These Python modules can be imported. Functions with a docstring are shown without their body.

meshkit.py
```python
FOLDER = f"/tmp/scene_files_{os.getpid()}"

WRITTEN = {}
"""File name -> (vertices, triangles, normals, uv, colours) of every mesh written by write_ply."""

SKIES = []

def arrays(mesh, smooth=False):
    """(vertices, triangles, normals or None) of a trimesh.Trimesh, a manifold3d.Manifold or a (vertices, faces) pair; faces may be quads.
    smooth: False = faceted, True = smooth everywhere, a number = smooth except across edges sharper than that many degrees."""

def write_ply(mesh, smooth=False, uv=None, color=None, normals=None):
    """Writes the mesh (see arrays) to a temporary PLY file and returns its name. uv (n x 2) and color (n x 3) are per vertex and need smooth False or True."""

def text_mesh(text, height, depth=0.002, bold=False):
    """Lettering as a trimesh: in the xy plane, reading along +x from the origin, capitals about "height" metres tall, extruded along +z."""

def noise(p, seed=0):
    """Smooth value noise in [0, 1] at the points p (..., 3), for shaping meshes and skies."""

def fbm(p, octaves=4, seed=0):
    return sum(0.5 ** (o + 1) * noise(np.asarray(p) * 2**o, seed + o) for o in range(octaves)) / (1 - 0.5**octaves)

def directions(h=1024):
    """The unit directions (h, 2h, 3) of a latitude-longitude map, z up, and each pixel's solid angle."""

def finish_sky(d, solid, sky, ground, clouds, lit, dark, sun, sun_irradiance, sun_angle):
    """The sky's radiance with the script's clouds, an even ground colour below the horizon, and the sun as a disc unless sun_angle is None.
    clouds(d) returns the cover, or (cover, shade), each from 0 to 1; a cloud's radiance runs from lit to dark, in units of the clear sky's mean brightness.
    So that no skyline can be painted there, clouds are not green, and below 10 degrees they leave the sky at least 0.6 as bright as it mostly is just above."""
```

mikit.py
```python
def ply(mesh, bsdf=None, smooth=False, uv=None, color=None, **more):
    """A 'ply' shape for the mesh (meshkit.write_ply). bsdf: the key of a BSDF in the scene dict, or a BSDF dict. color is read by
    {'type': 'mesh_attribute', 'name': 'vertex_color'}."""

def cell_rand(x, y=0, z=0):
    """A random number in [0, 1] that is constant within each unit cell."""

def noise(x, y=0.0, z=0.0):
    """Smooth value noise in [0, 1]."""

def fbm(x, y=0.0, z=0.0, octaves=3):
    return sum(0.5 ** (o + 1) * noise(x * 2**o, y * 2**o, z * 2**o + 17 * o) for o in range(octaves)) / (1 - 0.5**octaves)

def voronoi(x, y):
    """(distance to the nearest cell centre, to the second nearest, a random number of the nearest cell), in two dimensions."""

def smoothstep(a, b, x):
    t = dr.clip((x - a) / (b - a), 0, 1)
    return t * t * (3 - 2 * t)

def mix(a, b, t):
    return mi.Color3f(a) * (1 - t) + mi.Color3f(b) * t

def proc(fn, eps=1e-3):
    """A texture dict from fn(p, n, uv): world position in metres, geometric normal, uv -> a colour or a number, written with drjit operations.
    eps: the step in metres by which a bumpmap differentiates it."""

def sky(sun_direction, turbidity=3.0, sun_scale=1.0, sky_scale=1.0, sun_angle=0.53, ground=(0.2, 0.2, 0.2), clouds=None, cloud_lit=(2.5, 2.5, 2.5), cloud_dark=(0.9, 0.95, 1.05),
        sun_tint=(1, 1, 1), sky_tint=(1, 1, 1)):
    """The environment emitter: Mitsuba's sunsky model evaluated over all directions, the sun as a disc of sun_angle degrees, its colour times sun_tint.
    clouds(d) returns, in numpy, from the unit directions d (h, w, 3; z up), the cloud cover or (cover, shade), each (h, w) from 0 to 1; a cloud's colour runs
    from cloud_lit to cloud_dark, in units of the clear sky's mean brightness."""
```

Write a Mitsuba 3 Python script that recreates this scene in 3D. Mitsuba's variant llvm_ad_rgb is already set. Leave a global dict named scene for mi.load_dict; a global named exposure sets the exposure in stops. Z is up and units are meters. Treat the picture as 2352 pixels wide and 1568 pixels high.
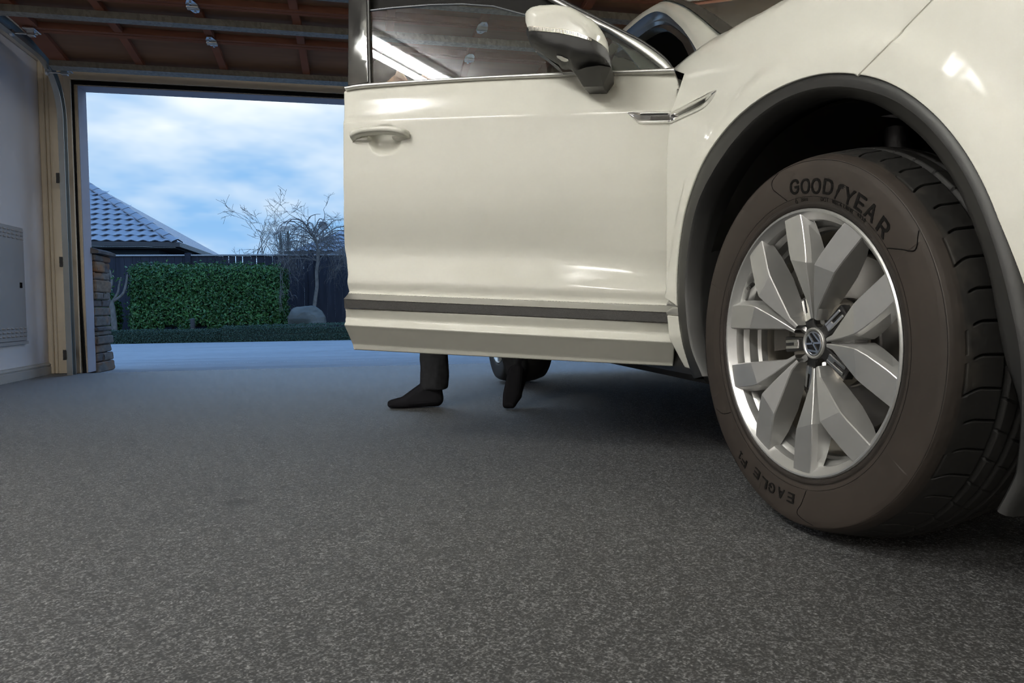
import math, random
import numpy as np, trimesh, shapely
import mitsuba as mi
import mikit, meshkit
from mikit import noise, fbm, voronoi, smoothstep, mix
from scipy.spatial import Delaunay
from scipy.ndimage import gaussian_filter1d
from shapely.geometry import Polygon, Point, LineString
import manifold3d as m3

T = mi.ScalarTransform4f
rng = np.random.default_rng(7)
PI = math.pi
scene, labels = {}, {}

# ------------------------------------------------------------------ camera, sky, lamps, exposure
W, H = 2352, 1568
FPX, PITCH, ROLL, YAW, CAMH = 1630.5, .0489, -.0081, .2094, .4479
def _rz(v):
    c, s = math.cos(YAW), math.sin(YAW)
    return np.array([v[0]*c + v[1]*s, -v[0]*s + v[1]*c, v[2]])
_f = np.array([0, math.cos(PITCH), -math.sin(PITCH)]); _u = np.array([0, math.sin(PITCH), math.cos(PITCH)]); _r = np.array([1., 0, 0])
CR = _rz(math.cos(ROLL)*_r + math.sin(ROLL)*_u); CU = _rz(-math.sin(ROLL)*_r + math.cos(ROLL)*_u); CF = _rz(_f)
CAM = np.array([0, 0, CAMH])
scene['camera'] = {'type': 'perspective', 'fov': math.degrees(2*math.atan(W/2/FPX)), 'fov_axis': 'x', 'near_clip': .05, 'far_clip': 500.,
                   'to_world': T().look_at(origin=CAM.tolist(), target=(CAM + CF).tolist(), up=CU.tolist())}
exposure = 0.0

def _clouds(d):
    x, y, z = d[..., 0], d[..., 1], np.maximum(d[..., 2], 0)
    q = np.stack([x/(z + .22), y/(z + .22), z*3], -1)
    a = meshkit.fbm(q*3.6 + 3.1, 5, seed=3)
    b = meshkit.fbm(q*9. + 9.7, 4, seed=11)
    nn = (a*.72 + b*.28 - .49)/.16
    el = np.clip((z - .085)/.19, 0, 1)
    lit = np.clip(.06 + .66*el**1.2 + (.20 + .16*el)*nn - 2.2*np.clip(z - .33, 0, .4), 0, 1)
    az = np.arctan2(x, y); brk = np.exp(-((az + .225)/.045)**2 - ((z - .078)/.014)**2)*np.clip(.7 + .5*nn, .2, 1.2)
    lowband = np.clip(.9*brk + .25*np.exp(-((z - .05)/.02)**2)*np.clip(nn + .4, 0, 1), 0, 1)
    shade = np.clip(1 - np.maximum(lit, lowband), 0, 1)
    return np.clip(1.25 - 1.0*np.clip((z - .33)/.25, 0, 1), .25, 1), shade
scene['sky'] = mikit.sky((-.3, .8, .12), turbidity=4.0, sun_scale=0.0, sky_scale=29., ground=(.16, .18, .2), clouds=_clouds,
                         cloud_lit=(.673, .723, .734), cloud_dark=(.196, .381, .629), sky_tint=(.62, .95, 1.5))
LAMP = 126.0
TUBE_RGB = [LAMP*1.0, LAMP*.995, LAMP*.935]
FIXTURES = [(-1.5, .75, 1.5), (-1.5, -1.35, 1.5), (2.9, 1.2, 1.5)]     # x, y of the middle, length along y

# ------------------------------------------------------------------ materials
def two(b): return {'type': 'twosided', 'bsdf': b}
def mat(key, d): scene['m_' + key] = d; return key
def ply(mesh, b, smooth=False, **k): return mikit.ply(mesh, 'm_' + b, smooth, **k)
def rgb(*c): return {'type': 'rgb', 'value': list(c)}
def plastic(key, c, alpha=.1, ior=1.5):
    c = c if isinstance(c, dict) else rgb(*c)
    return mat(key, two({'type': 'roughplastic', 'diffuse_reflectance': c, 'alpha': alpha, 'int_ior': ior, 'nonlinear': True}))
def matte(key, c): return mat(key, two({'type': 'diffuse', 'reflectance': c if isinstance(c, dict) else rgb(*c)}))
def prin(key, c, rough=.5, metal=0., **k):
    return mat(key, two({'type': 'principled', 'base_color': c if isinstance(c, dict) else rgb(*c), 'roughness': rough, 'metallic': metal, **k}))
def bump(key, inner, fn, scale=1., eps=1e-3):
    return mat(key, two({'type': 'bumpmap', 'nested_texture': mikit.proc(fn, eps), 'scale': scale, 'bsdf': inner}))

def _carpet(p, n, uv):
    a = noise(p.x*430, p.y*430, 1.5); b = noise(p.x*900 + 40, p.y*900, 7.5); c = noise(p.x*190 + 9, p.y*190 + 4, 3.)
    v = smoothstep(.30, .92, a*.56 + b*.26 + c*.18)
    lo = .90 + .2*fbm(p.x*2.2, p.y*2.2, 5.)
    spot = smoothstep(.075, .02, mi.Float(((p.x + .2845)**2 + ((p.y - 1.72)*1.2)**2)**.5) + .03*noise(p.x*60, p.y*60))
    k = (.021 + .30*v*v)*lo*(1 - .45*spot)
    return mix((1.0, .985, .945), (.94, .97, 1.04), b)*k
def _carpet_h(p, n, uv): return noise(p.x*430, p.y*430, 1.5)*.0018 + noise(p.x*900 + 40, p.y*900, 7.5)*.0008
bump('carpet', {'type': 'principled', 'base_color': mikit.proc(_carpet), 'roughness': .9, 'specular': .25, 'sheen': 3.2, 'sheen_tint': .2}, _carpet_h, 1., 4e-4)
def _concrete(p, n, uv):
    v = fbm(p.x*1.3, p.y*1.3, 2., 4)*.5 + fbm(p.x*14, p.y*14, 2., 2)*.3
    streak = smoothstep(.5, .8, fbm(p.x*.6, p.y*5., 9., 3))
    return mix((.30, .305, .31), (.43, .435, .44), v*1.2)*(1 - .12*streak)
matte('concrete', mikit.proc(_concrete))
matte('concrete_joint', (.55, .55, .55))
def _paint(c0, c1):
    def f(p, n, uv): return mix(c0, c1, fbm(p.x*2 + p.y*2, p.z*2, 1., 3))
    return f
matte('wall_paint', mikit.proc(_paint((.52, .47, .42), (.62, .57, .50))))
matte('wall_grey', mikit.proc(_paint((.68, .65, .66), (.76, .73, .74))))
matte('wall_warmlit', mikit.proc(_paint((.66, .56, .43), (.76, .66, .52))))  # cream wall paint with warm reflected light mixed into its colour
matte('ceiling_paint', (.84, .82, .77))
matte('reveal_paint', (.42, .40, .44))
plastic('trim_white', (.66, .63, .60), .25)
plastic('cabinet_metal', (.56, .54, .54), .3)
matte('seal_rubber', (.012, .012, .012))
def _ply(p, n, uv):
    g = fbm(p.x*3., p.y*26., p.z*9., 4); h = fbm(p.x*1.3, p.y*1.7, 4., 3)
    return mix((.19, .115, .08), (.33, .20, .135), g*.7 + h*.5)
matte('plywood', mikit.proc(_ply))
def _cedar(p, n, uv):
    g = fbm(p.x*7., p.y*7., p.z*30., 3)
    return mix((.23, .10, .068), (.33, .155, .108), g)
matte('cedar', mikit.proc(_cedar))
def _galv(p, n, uv):
    d1, d2, r = voronoi(p.x*70 + p.z*11, p.y*70 + p.z*45)
    return mix((.20, .19, .165), (.34, .33, .285), r*.6 + .4*fbm(p.x*9, p.y*30, p.z*9))
prin('galvanised', mikit.proc(_galv), .55, .25)
prin('track_metal', (.42, .43, .42), .35, .85)
prin('hinge_metal', (.62, .64, .66), .3, .9)
def _stone(p, n, uv):
    a = fbm(p.x*22, p.y*22, p.z*40, 4); b = fbm(p.x*7, p.y*7, p.z*11, 3)
    return mix(mix((.10, .095, .095), (.24, .22, .20), a), (.27, .15, .085), smoothstep(.5, .72, b)*.65)
for i, t in enumerate(((1, 1, 1), (.75, .78, .85), (1.15, 1.0, .86))):
    f = (lambda t: (lambda p, n, uv: _stone(p, n, uv)*mi.Color3f(t)))(t)
    matte(f'stone_{i}', mikit.proc(f))
def _boulder(p, n, uv):
    a = fbm(p.x*6, p.y*6, p.z*9, 4); b = fbm(p.x*1.8 + 3, p.y*2, p.z*5, 3)
    return mix(mix((.085, .09, .088), (.21, .215, .20), a), (.055, .06, .05), smoothstep(.5, .66, b)*.75)
matte('boulder', mikit.proc(_boulder))
def _board(p, n, uv):
    return mix((.028, .030, .040), (.066, .071, .092), fbm(p.x*11, p.y*11, p.z*1.2, 3))
matte('fence_stain', mikit.proc(_board))
matte('fence_cap', (.42, .43, .45))
matte('soil', (.03, .025, .02))
for i, c in enumerate(((.045, .125, .035), (.07, .18, .05), (.028, .085, .026))):
    mat(f'leaf_{i}', two({'type': 'principled', 'base_color': rgb(*c), 'roughness': .38, 'specular': .45}))
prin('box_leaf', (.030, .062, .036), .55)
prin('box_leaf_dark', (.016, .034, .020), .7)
prin('conifer_leaf', (.03, .055, .03), .6)
def _bark(p, n, uv): return mix((.12, .112, .105), (.27, .25, .23), fbm(p.x*30, p.y*30, p.z*14, 3))
matte('bark', mikit.proc(_bark)); matte('bark_dark', (.10, .095, .095)); matte('bark_pale', (.17, .16, .155))
prin('roof_tile', (.25, .27, .31), .5, 0., specular=.5)
prin('roof_tile_dark', (.22, .235, .26), .5)
prin('gutter', (.05, .055, .065), .4); matte('house_wall', (.10, .11, .12)); matte('house_wall_pale', (.23, .24, .26)); matte('soffit', (.09, .10, .11))
prin('dish_grey', (.35, .36, .38), .5)

plastic('car_paint', (.80, .795, .745), .02, 1.48)
plastic('car_cladding', (.040, .041, .041), .28)
plastic('gloss_black', (.012, .012, .013), .03)
plastic('pillar_black', (.035, .035, .036), .008, 1.42)
plastic('mirror_black', (.018, .018, .018), .25)
plastic('shell_black', (.022, .022, .022), .5)
matte('well_black', (.012, .012, .011))
matte('cabin_black', (.018, .018, .018))
prin('cabin_leather', (.035, .034, .033), .5)
plastic('aperture_paint', (.20, .22, .25), .06)
prin('chrome', (.86, .86, .85), .07, 1.)
prin('chrome_dark', (.20, .20, .20), .12, .9)
prin('satin_chrome', (.56, .555, .53), .42, .85)
def _strip(p, n, uv): return mix((.055, .053, .05), (.085, .082, .077), noise(p.x*400, p.y*400, p.z*400))
plastic('strip_plastic', mikit.proc(_strip), .35)
prin('alloy', (.50, .497, .485), .36, .72, clearcoat=.6, clearcoat_gloss=.85)
prin('alloy_dusty', (.34, .315, .27), .6, .3)
prin('disc_steel', (.25, .24, .23), .35, .85)
matte('calliper', (.12, .115, .105))
mat('tyre_rubber', two({'type': 'principled', 'base_color': {'type': 'mesh_attribute', 'name': 'vertex_color'}, 'roughness': .62, 'specular': .35}))
matte('letter_rubber', (.0075, .0072, .007))
mat('window_glass', {'type': 'thindielectric', 'int_ior': 1.75, 'specular_transmittance': rgb(.70, .76, .68)})
mat('clear_lens', {'type': 'thindielectric', 'int_ior': 1.5})
prin('indicator_lens', (.55, .52, .45), .15, .4)
mat('mirror_lamp', two({'type': 'principled', 'base_color': rgb(.9, .9, .85), 'roughness': .05, 'clearcoat': 1.}))
def _cloth(p, n, uv): return mix((.014, .015, .017), (.030, .031, .034), fbm(p.x*60, p.y*60, p.z*60, 3))
matte('trouser_cloth', mikit.proc(_cloth)); matte('sock_cloth', (.013, .013, .015)); matte('jumper_cloth', (.05, .055, .07))
prin('skin', (.60, .36, .26), .5); prin('hair', (.035, .025, .018), .5); matte('eye', (.3, .3, .3))
prin('lamp_batten', (.75, .75, .73), .4)
prin('garden_lamp_metal', (.11, .115, .125), .4, .3)

# ------------------------------------------------------------------ helpers
def numbered(key):
    if key not in scene and key not in labels and not any(k.startswith(key + '__') for k in scene): return key
    i = 1
    while f'{key}_{i:03d}' in scene or f'{key}_{i:03d}' in labels or any(k.startswith(f'{key}_{i:03d}__') for k in scene): i += 1
    return f'{key}_{i:03d}'
_count = {}
def nkey(key):                    # quick numbering for long runs of parts
    i = _count.get(key, 0); _count[key] = i + 1
    return key if i == 0 else f'{key}_{i:03d}'
def add(key, mesh, bsdf, smooth=False, label=None, to_world=None, **kw):
    key = nkey(key)
    d = ply(mesh, bsdf, smooth, **kw)
    if to_world is not None: d['to_world'] = to_world
    scene[key] = d
    if label: labels[key] = {'label': label}
    return key
def again(key, src, to_world=None, bsdf=None):
    key = nkey(key); d = dict(scene[src])
    if to_world is not None: d['to_world'] = to_world
    if bsdf: d['bsdf'] = {'type': 'ref', 'id': 'm_' + bsdf}
    scene[key] = d; return key
def tag(key, label, cat, group=None, kind=None):
    labels[key] = {'label': label, 'category': cat}
    if group: labels[key]['group'] = group
    if kind: labels[key]['kind'] = kind
def struct(key, label=None):
    labels[key] = {'kind': 'structure'}
    if label: labels[key]['label'] = label
def cat(ms): return trimesh.util.concatenate(ms)
def box(x0, x1, y0, y1, z0, z1):
    m = trimesh.creation.box((x1 - x0, y1 - y0, z1 - z0)); m.apply_translation(((x0 + x1)/2, (y0 + y1)/2, (z0 + z1)/2)); return m
def bevel(x0, x1, y0, y1, z0, z1, r=.004):
    xs, ys, zs = (x0, x1), (y0, y1), (z0, z1)
    pts = []
    for i in (0, 1):
        for j in (0, 1):
            for k in (0, 1):
                c = np.array([xs[i], ys[j], zs[k]]); q = np.array([1 - 2*i, 1 - 2*j, 1 - 2*k])*r
                for a in range(3):
                    e = q.copy(); e[a] = 0; pts.append(c + e)
    return trimesh.convex.convex_hull(np.array(pts))
def tube(pts, r, n=8, cap=True):
    pts = np.asarray(pts, float); r = np.broadcast_to(r, len(pts)).astype(float)
    tan = np.gradient(pts, axis=0); tan /= np.linalg.norm(tan, axis=1, keepdims=True) + 1e-12
    ref = np.array([0, 0, 1.]) if abs(tan[0][2]) < .9 else np.array([1., 0, 0])
    a = np.cross(tan[0], ref); a /= np.linalg.norm(a); V = []
    ang = np.linspace(0, 2*PI, n, endpoint=False)
    for i in range(len(pts)):
        a = a - tan[i]*(a @ tan[i]); a /= np.linalg.norm(a) + 1e-12; b = np.cross(tan[i], a)
        V.append(pts[i] + r[i]*(np.cos(ang)[:, None]*a + np.sin(ang)[:, None]*b))
    V = np.vstack(V); Fc = []
    for i in range(len(pts) - 1):
        for j in range(n):
            k = (j + 1) % n; Fc.append([i*n + j, i*n + k, (i + 1)*n + k]); Fc.append([i*n + j, (i + 1)*n + k, (i + 1)*n + j])
    if cap:
        for j in range(1, n - 1): Fc.append([0, j + 1, j]); o = (len(pts) - 1)*n; Fc.append([o, o + j, o + j + 1])
    return trimesh.Trimesh(V, Fc, process=False)
def loft(rows, closed=False):
    rows = [np.asarray(r, float) for r in rows]; n = len(rows[0]); V = np.vstack(rows); Fc = []
    for i in range(len(rows) - 1):
        for j in range(n if closed else n - 1):
            k = (j + 1) % n; a, b, c, d = i*n + j, i*n + k, (i + 1)*n + k, (i + 1)*n + j
            Fc += [[a, b, c], [a, c, d]]
    return trimesh.Trimesh(V, Fc, process=False)
def grid_normals_flip(m, out):
    n = m.face_normals.mean(0)
    if n @ np.asarray(out) < 0: m.faces = m.faces[:, ::-1]
    return m
class Pl:
    """A plane with axes a (right), b (up) and normal n towards the viewer; tr() turns places in the photograph into points on it."""
    def __init__(s, o, ex, ey):
        s.o, s.ex, s.ey = (np.asarray(v, float) for v in (o, ex, ey)); s.n = np.cross(s.ex, s.ey); s.n /= np.linalg.norm(s.n)
    def tr(s, px, off=0.):
        px = np.atleast_2d(np.asarray(px, float)); off = np.broadcast_to(off, len(px))
        d = CF + (px[:, :1] - W/2)/FPX*CR - (px[:, 1:] - H/2)/FPX*CU
        t = ((s.o - CAM) @ s.n + off)/(d @ s.n)
        P = CAM + t[:, None]*d - s.o
        return np.stack([P @ s.ex, P @ s.ey], -1)
    def p3(s, ab, off=0.):
        ab = np.atleast_2d(np.asarray(ab, float)); off = np.broadcast_to(off, len(ab))
        return s.o + ab[:, :1]*s.ex + ab[:, 1:]*s.ey + off[:, None]*s.n
    def trs(s, px, fn, it=10):
        off = np.zeros(len(np.atleast_2d(px)))
        for _ in range(4*it):
            ab = s.tr(px, off); off = .6*off + .4*fn(ab[:, 0], ab[:, 1])
        return s.tr(px, off)
def cr(pts, n=8, closed=False):
    """A Catmull-Rom curve through the points."""
    P = np.asarray(pts, float); m = len(P); out = []
    for i in range(m if closed else m - 1):
        p0, p1, p2, p3 = (P[(i - 1) % m] if closed or i > 0 else P[0]*2 - P[1]), P[i], P[(i + 1) % m], (P[(i + 2) % m] if closed or i < m - 2 else P[-1]*2 - P[-2])
        for t in np.linspace(0, 1, n, endpoint=False):
            out.append(.5*((2*p1) + (-p0 + p2)*t + (2*p0 - 5*p1 + 4*p2 - p3)*t*t + (-p0 + 3*p1 - 3*p2 + p3)*t**3))
    if not closed: out.append(P[-1])
    return np.array(out)
def sheet(poly, h, fn, back=None, out=None, rings=()):
    """A polygon (plane coordinates), meshed evenly and lifted to 3-D by fn(ab, distance to the edge); back: a vector for the turned-in rim."""
    poly = poly if isinstance(poly, Polygon) else Polygon(poly)
    if not poly.is_valid: poly = poly.buffer(0)
    if poly.geom_type != 'Polygon': poly = max(poly.geoms, key=lambda g: g.area)
    hb = min(h, max(3.*min(rings), .0035)) if len(rings) else h
    loops = [np.array(r.segmentize(hb).coords)[:-1] for r in [poly.exterior, *poly.interiors]]
    pts = [*loops]
    x0, y0, x1, y1 = poly.bounds
    used = poly
    for rr in rings:
        q = poly.buffer(-rr, join_style=2)
        for g in getattr(q, 'geoms', [q]):
            if g.is_empty: continue
            for r in [g.exterior, *g.interiors]: pts.append(np.array(r.segmentize(hb if rr < .6*h else h).coords)[:-1])
    inner = poly.buffer(-(max(rings, default=0) + .45*h))
    gx, gy = np.meshgrid(np.arange(x0, x1, h), np.arange(y0, y1, h*.9)); gx = gx + (np.arange(gx.shape[0]) % 2)[:, None]*h/2
    g = np.stack([gx.ravel(), gy.ravel()], -1)
    if not inner.is_empty: pts.append(g[shapely.contains_xy(inner, g[:, 0], g[:, 1])])
    P = np.vstack(pts); tri = Delaunay(P).simplices; c = P[tri].mean(1); tri = tri[shapely.contains_xy(poly, c[:, 0], c[:, 1])]
    a, b, c_ = P[tri[:, 0]], P[tri[:, 1]], P[tri[:, 2]]
    area = (b[:, 0] - a[:, 0])*(c_[:, 1] - a[:, 1]) - (b[:, 1] - a[:, 1])*(c_[:, 0] - a[:, 0])
    tri = tri[np.abs(area) > 1e-12]; area = area[np.abs(area) > 1e-12]; tri[area < 0] = tri[area < 0][:, ::-1]
    dist = shapely.distance(poly.boundary, shapely.points(P))
    V = fn(P, dist); m = trimesh.Trimesh(V, tri, process=False)
    if out is not None: grid_normals_flip(m, out)
    if back is not None:
        o = 0; parts = [m]
        for L in loops:
            k = len(L); A = V[o:o + k]; o += k
            B = A + np.asarray(back); VV = np.vstack([A, B]); ff = []
            for i in range(k):
                j = (i + 1) % k; ff += [[i, j, k + j], [i, k + j, k + i]]
            parts.append(trimesh.Trimesh(VV, ff, process=False))
        m = cat(parts)
    return m
def roll(dist, r, depth=None):
    depth = r if depth is None else depth
    t = np.clip(1 - dist/r, 0, 1); return depth*(1 - np.sqrt(np.clip(1 - t*t, 0, 1)))
def sst(a, b, x): t = np.clip((x - a)/(b - a), 0, 1); return t*t*(3 - 2*t)
def lathe(prof, n=64, a0=0., a1=2*PI):
    """Profile of (radius, height): the axis is local y of the ring; returns points (radius*cos, radius*sin, height)."""
    full = abs(a1 - a0 - 2*PI) < 1e-6
    ang = np.linspace(a0, a1, n, endpoint=not full); prof = np.asarray(prof, float)
    rows = [np.stack([prof[:, 0]*math.cos(t), prof[:, 0]*math.sin(t), prof[:, 1]], -1) for t in ang]
    if full: rows.append(rows[0])
    return loft(rows)
def noisy(m, amp, freq, seed=0):
    v = np.array(m.vertices); n = np.array(m.vertex_normals)
    m.vertices = v + n*((meshkit.fbm(v*freq + seed*3.3, 3, seed) - .5)*2*amp)[:, None]; return m

YP = lambda Y: Pl((0, Y, 0), (1, 0, 0), (0, 0, 1))
XP = lambda X: Pl((X, 0, 0), (0, 1, 0), (0, 0, 1))           # a wall on the left: a is y
ZP = lambda Z: Pl((0, 0, Z), (1, 0, 0), (0, 1, 0))
CY = -.0136
BACK = np.array([math.sin(CY), math.cos(CY), 0]); OUT = np.array([-math.cos(CY), math.sin(CY), 0]); UP = np.array([0, 0, 1.])
HUB = np.array([.8278, 1.2278, 0.])
SIDE = Pl(HUB, -BACK, UP)                                         # the car's right side: a forwards, b up, n outwards
def car(p, s, z): return HUB - np.multiply.outer(np.asarray(p, float), BACK) + np.multiply.outer(np.asarray(s, float), OUT) + np.multiply.outer(np.asarray(z, float), UP)

# ------------------------------------------------------------------ the garage
XL, XR, YB, YD, ZC = -2.163, 4.1, -3.4, 5.6, 2.46
XJ, ZH = -1.925, 2.03                       # jamb of the opening, underside of its lintel
XJ2 = 3.05
add('floor', box(XL, XR, YB, 5.56, -.02, 0), 'carpet'); struct('floor', 'dark grey speckled carpet covering the whole garage floor')
def drive_z(y): return -.012 - .0148*(y - 5.56)
ground = loft([[(-40, y, drive_z(y)), (40, y, drive_z(y))] for y in (5.56, 13.02)])
add('driveway', ground, 'concrete'); struct('driveway', 'pale concrete driveway outside the open garage door')
jz = lambda y: drive_z(y) + .0025
jl = loft([[(-12, y, jz(y)), (12, y + .02, jz(y))] for y in (6.55, 6.562)])
add('driveway__saw_cut', jl, 'concrete_joint')
add('garden_soil', loft([[(-40, y, -.13), (40, y, -.13)] for y in (13.0, 60.)]), 'soil'); struct('garden_soil')
add('wall_left', box(XL - .12, XL, YB, YD + .16, 0, 2.17), 'wall_grey'); struct('wall_left', 'grey painted left wall of the garage')
add('trim_1', box(XL - .12, XL + .012, YB, YD, 2.17, ZC), 'wall_paint'); struct('trim_1', 'cream band along the top of the left wall')
add('trim_2', cat([bevel(XL, XL + .034, YD - .03, YD, 0, ZC, .006), bevel(XL + .034, XL + .055, YD - .014, YD, 0, ZC, .004)]), 'wall_warmlit'); struct('trim_2', 'cream corner moulding beside the door track')
prof = [(0, 0), (.018, 0), (.018, .052), (.012, .056), (.012, .062), (.017, .064), (.017, .070), (.006, .078), (.006, .083), (0, .086)]
add('baseboard_left', loft([[(XL + a, y, b) for a, b in prof] for y in (YB, YD - .03)]), 'trim_white', 20); struct('baseboard_left', 'pale moulded skirting board along the left wall')
add('wall_front', cat([box(XL, XJ, YD, YD + .155, 0, ZC), box(XJ, XJ2, YD, YD + .155, ZH, ZC), box(XJ2, XR, YD, YD + .155, 0, ZC)]), 'wall_warmlit'); struct('wall_front', 'cream wall around the open garage doorway')
add('trim_3', cat([bevel(XJ - .075, XJ - .027, YD - .04, YD, 0, ZH + .075, .003), bevel(XJ - .075, XJ2 + .075, YD - .04, YD, ZH + .028, ZH + .105, .003)]), 'wall_warmlit'); struct('trim_3', 'cream timber casing around the doorway')
add('wall_front__reveal', cat([box(XJ, XJ + .004, YD + .004, YD + .158, 0, ZH), box(XJ, XJ2, YD + .004, YD + .158, ZH - .004, ZH)]), 'reveal_paint', label='mauve painted reveal')
add('wall_right', box(XR, XR + .1, YB, YD + .16, 0, ZC), 'wall_paint'); struct('wall_right')
add('wall_back', box(XL, XR, YB - .1, YB, 0, ZC), 'wall_paint'); struct('wall_back')
add('ceiling', box(XL - .1, XR + .1, YB - .1, YD + .16, ZC, ZC + .08), 'ceiling_paint'); struct('ceiling')
# roof of this house over the garage, so that no daylight leaks in
sl = cat([tube([(XJ - .012, YD - .018, .0), (XJ - .022, YD - .02, .5), (XJ - .026, YD - .018, 1.1), (XJ - .026, YD - .016, ZH + .012)], .011, 6),
          box(XJ - .036, XJ2, YD - .026, YD - .004, ZH + .002, ZH + .026)])
add('weather_seal', sl, 'seal_rubber', 40); tag('weather_seal', 'black rubber weather seal around the edge of the open garage doorway', 'seal')

# electrical cabinet in the left wall
pw = XP(XL)
x0, x1, z0, z1 = 4.70, 5.235, .243, .985
add('electrical_cabinet__door', cat([bevel(XL - .002, XL + .012, x0, x1, z0 + .01, z1, .003), box(XL, XL + .02, x0, x1 - .002, z0 - .012, z0 + .008)]), 'cabinet_metal')
def louvre():
    n = 7; rows = []
    for t in np.linspace(0, PI, n): rows.append([(.0, -.019, .007*math.cos(t)), (.006*math.sin(t), -.016, .007*math.cos(t)), (.006*math.sin(t), .016, .007*math.cos(t)), (0, .019, .007*math.cos(t))])
    return loft(rows)
lv = ply(louvre(), 'cabinet_metal', 40)
for zz in (.96, .936, .912, .335, .310, .285):
    for yy in np.arange(5.205, 4.72, -.056):
        k = nkey('electrical_cabinet__louvre'); scene[k] = dict(lv); scene[k]['to_world'] = T().translate([XL + .012, yy, zz])
add('electrical_cabinet__latch', bevel(XL + .010, XL + .016, 5.158, 5.188, .595, .63, .002), 'seal_rubber', label='small black latch')
tag('electrical_cabinet', 'pale metal cabinet door with rows of louvres set in the left wall', 'cabinet')

# the door's left track
def track_path():
    p = [(5.44, .0), (5.44, .9), (5.44, 1.70)]
    for t in np.linspace(0, PI/2, 14): p.append((5.44 - .36*(1 - math.cos(t)), 1.74 + .35*math.sin(t)))
    p += [(4.6, 2.095), (3.4, 2.105), (2.6, 2.11)]
    return np.array(p)
tp = track_path(); tg = np.gradient(tp, axis=0); tg /= np.linalg.norm(tg, axis=1)[:, None]; nr = np.stack([-tg[:, 1], tg[:, 0]], -1)     # nr: towards the room
def ribbon(path, nrm, x0, x1, o0, o1):
    rows = []
    for (y, z), (ny, nz) in zip(path, nrm):
        rows.append([(x0, y + ny*o0, z + nz*o0), (x1, y + ny*o0, z + nz*o0), (x1, y + ny*o1, z + nz*o1), (x0, y + ny*o1, z + nz*o1), (x0, y + ny*o0, z + nz*o0)])
    return loft(rows)
TX = -1.955
trk = cat([ribbon(tp, nr, TX - .032, TX - .028, -.03, .03), ribbon(tp, nr, TX - .032, TX + .004, -.032, -.028), ribbon(tp, nr, TX - .032, TX + .004, .028, .032)])
add('door_track__rail', trk, 'track_metal', 40)
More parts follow.
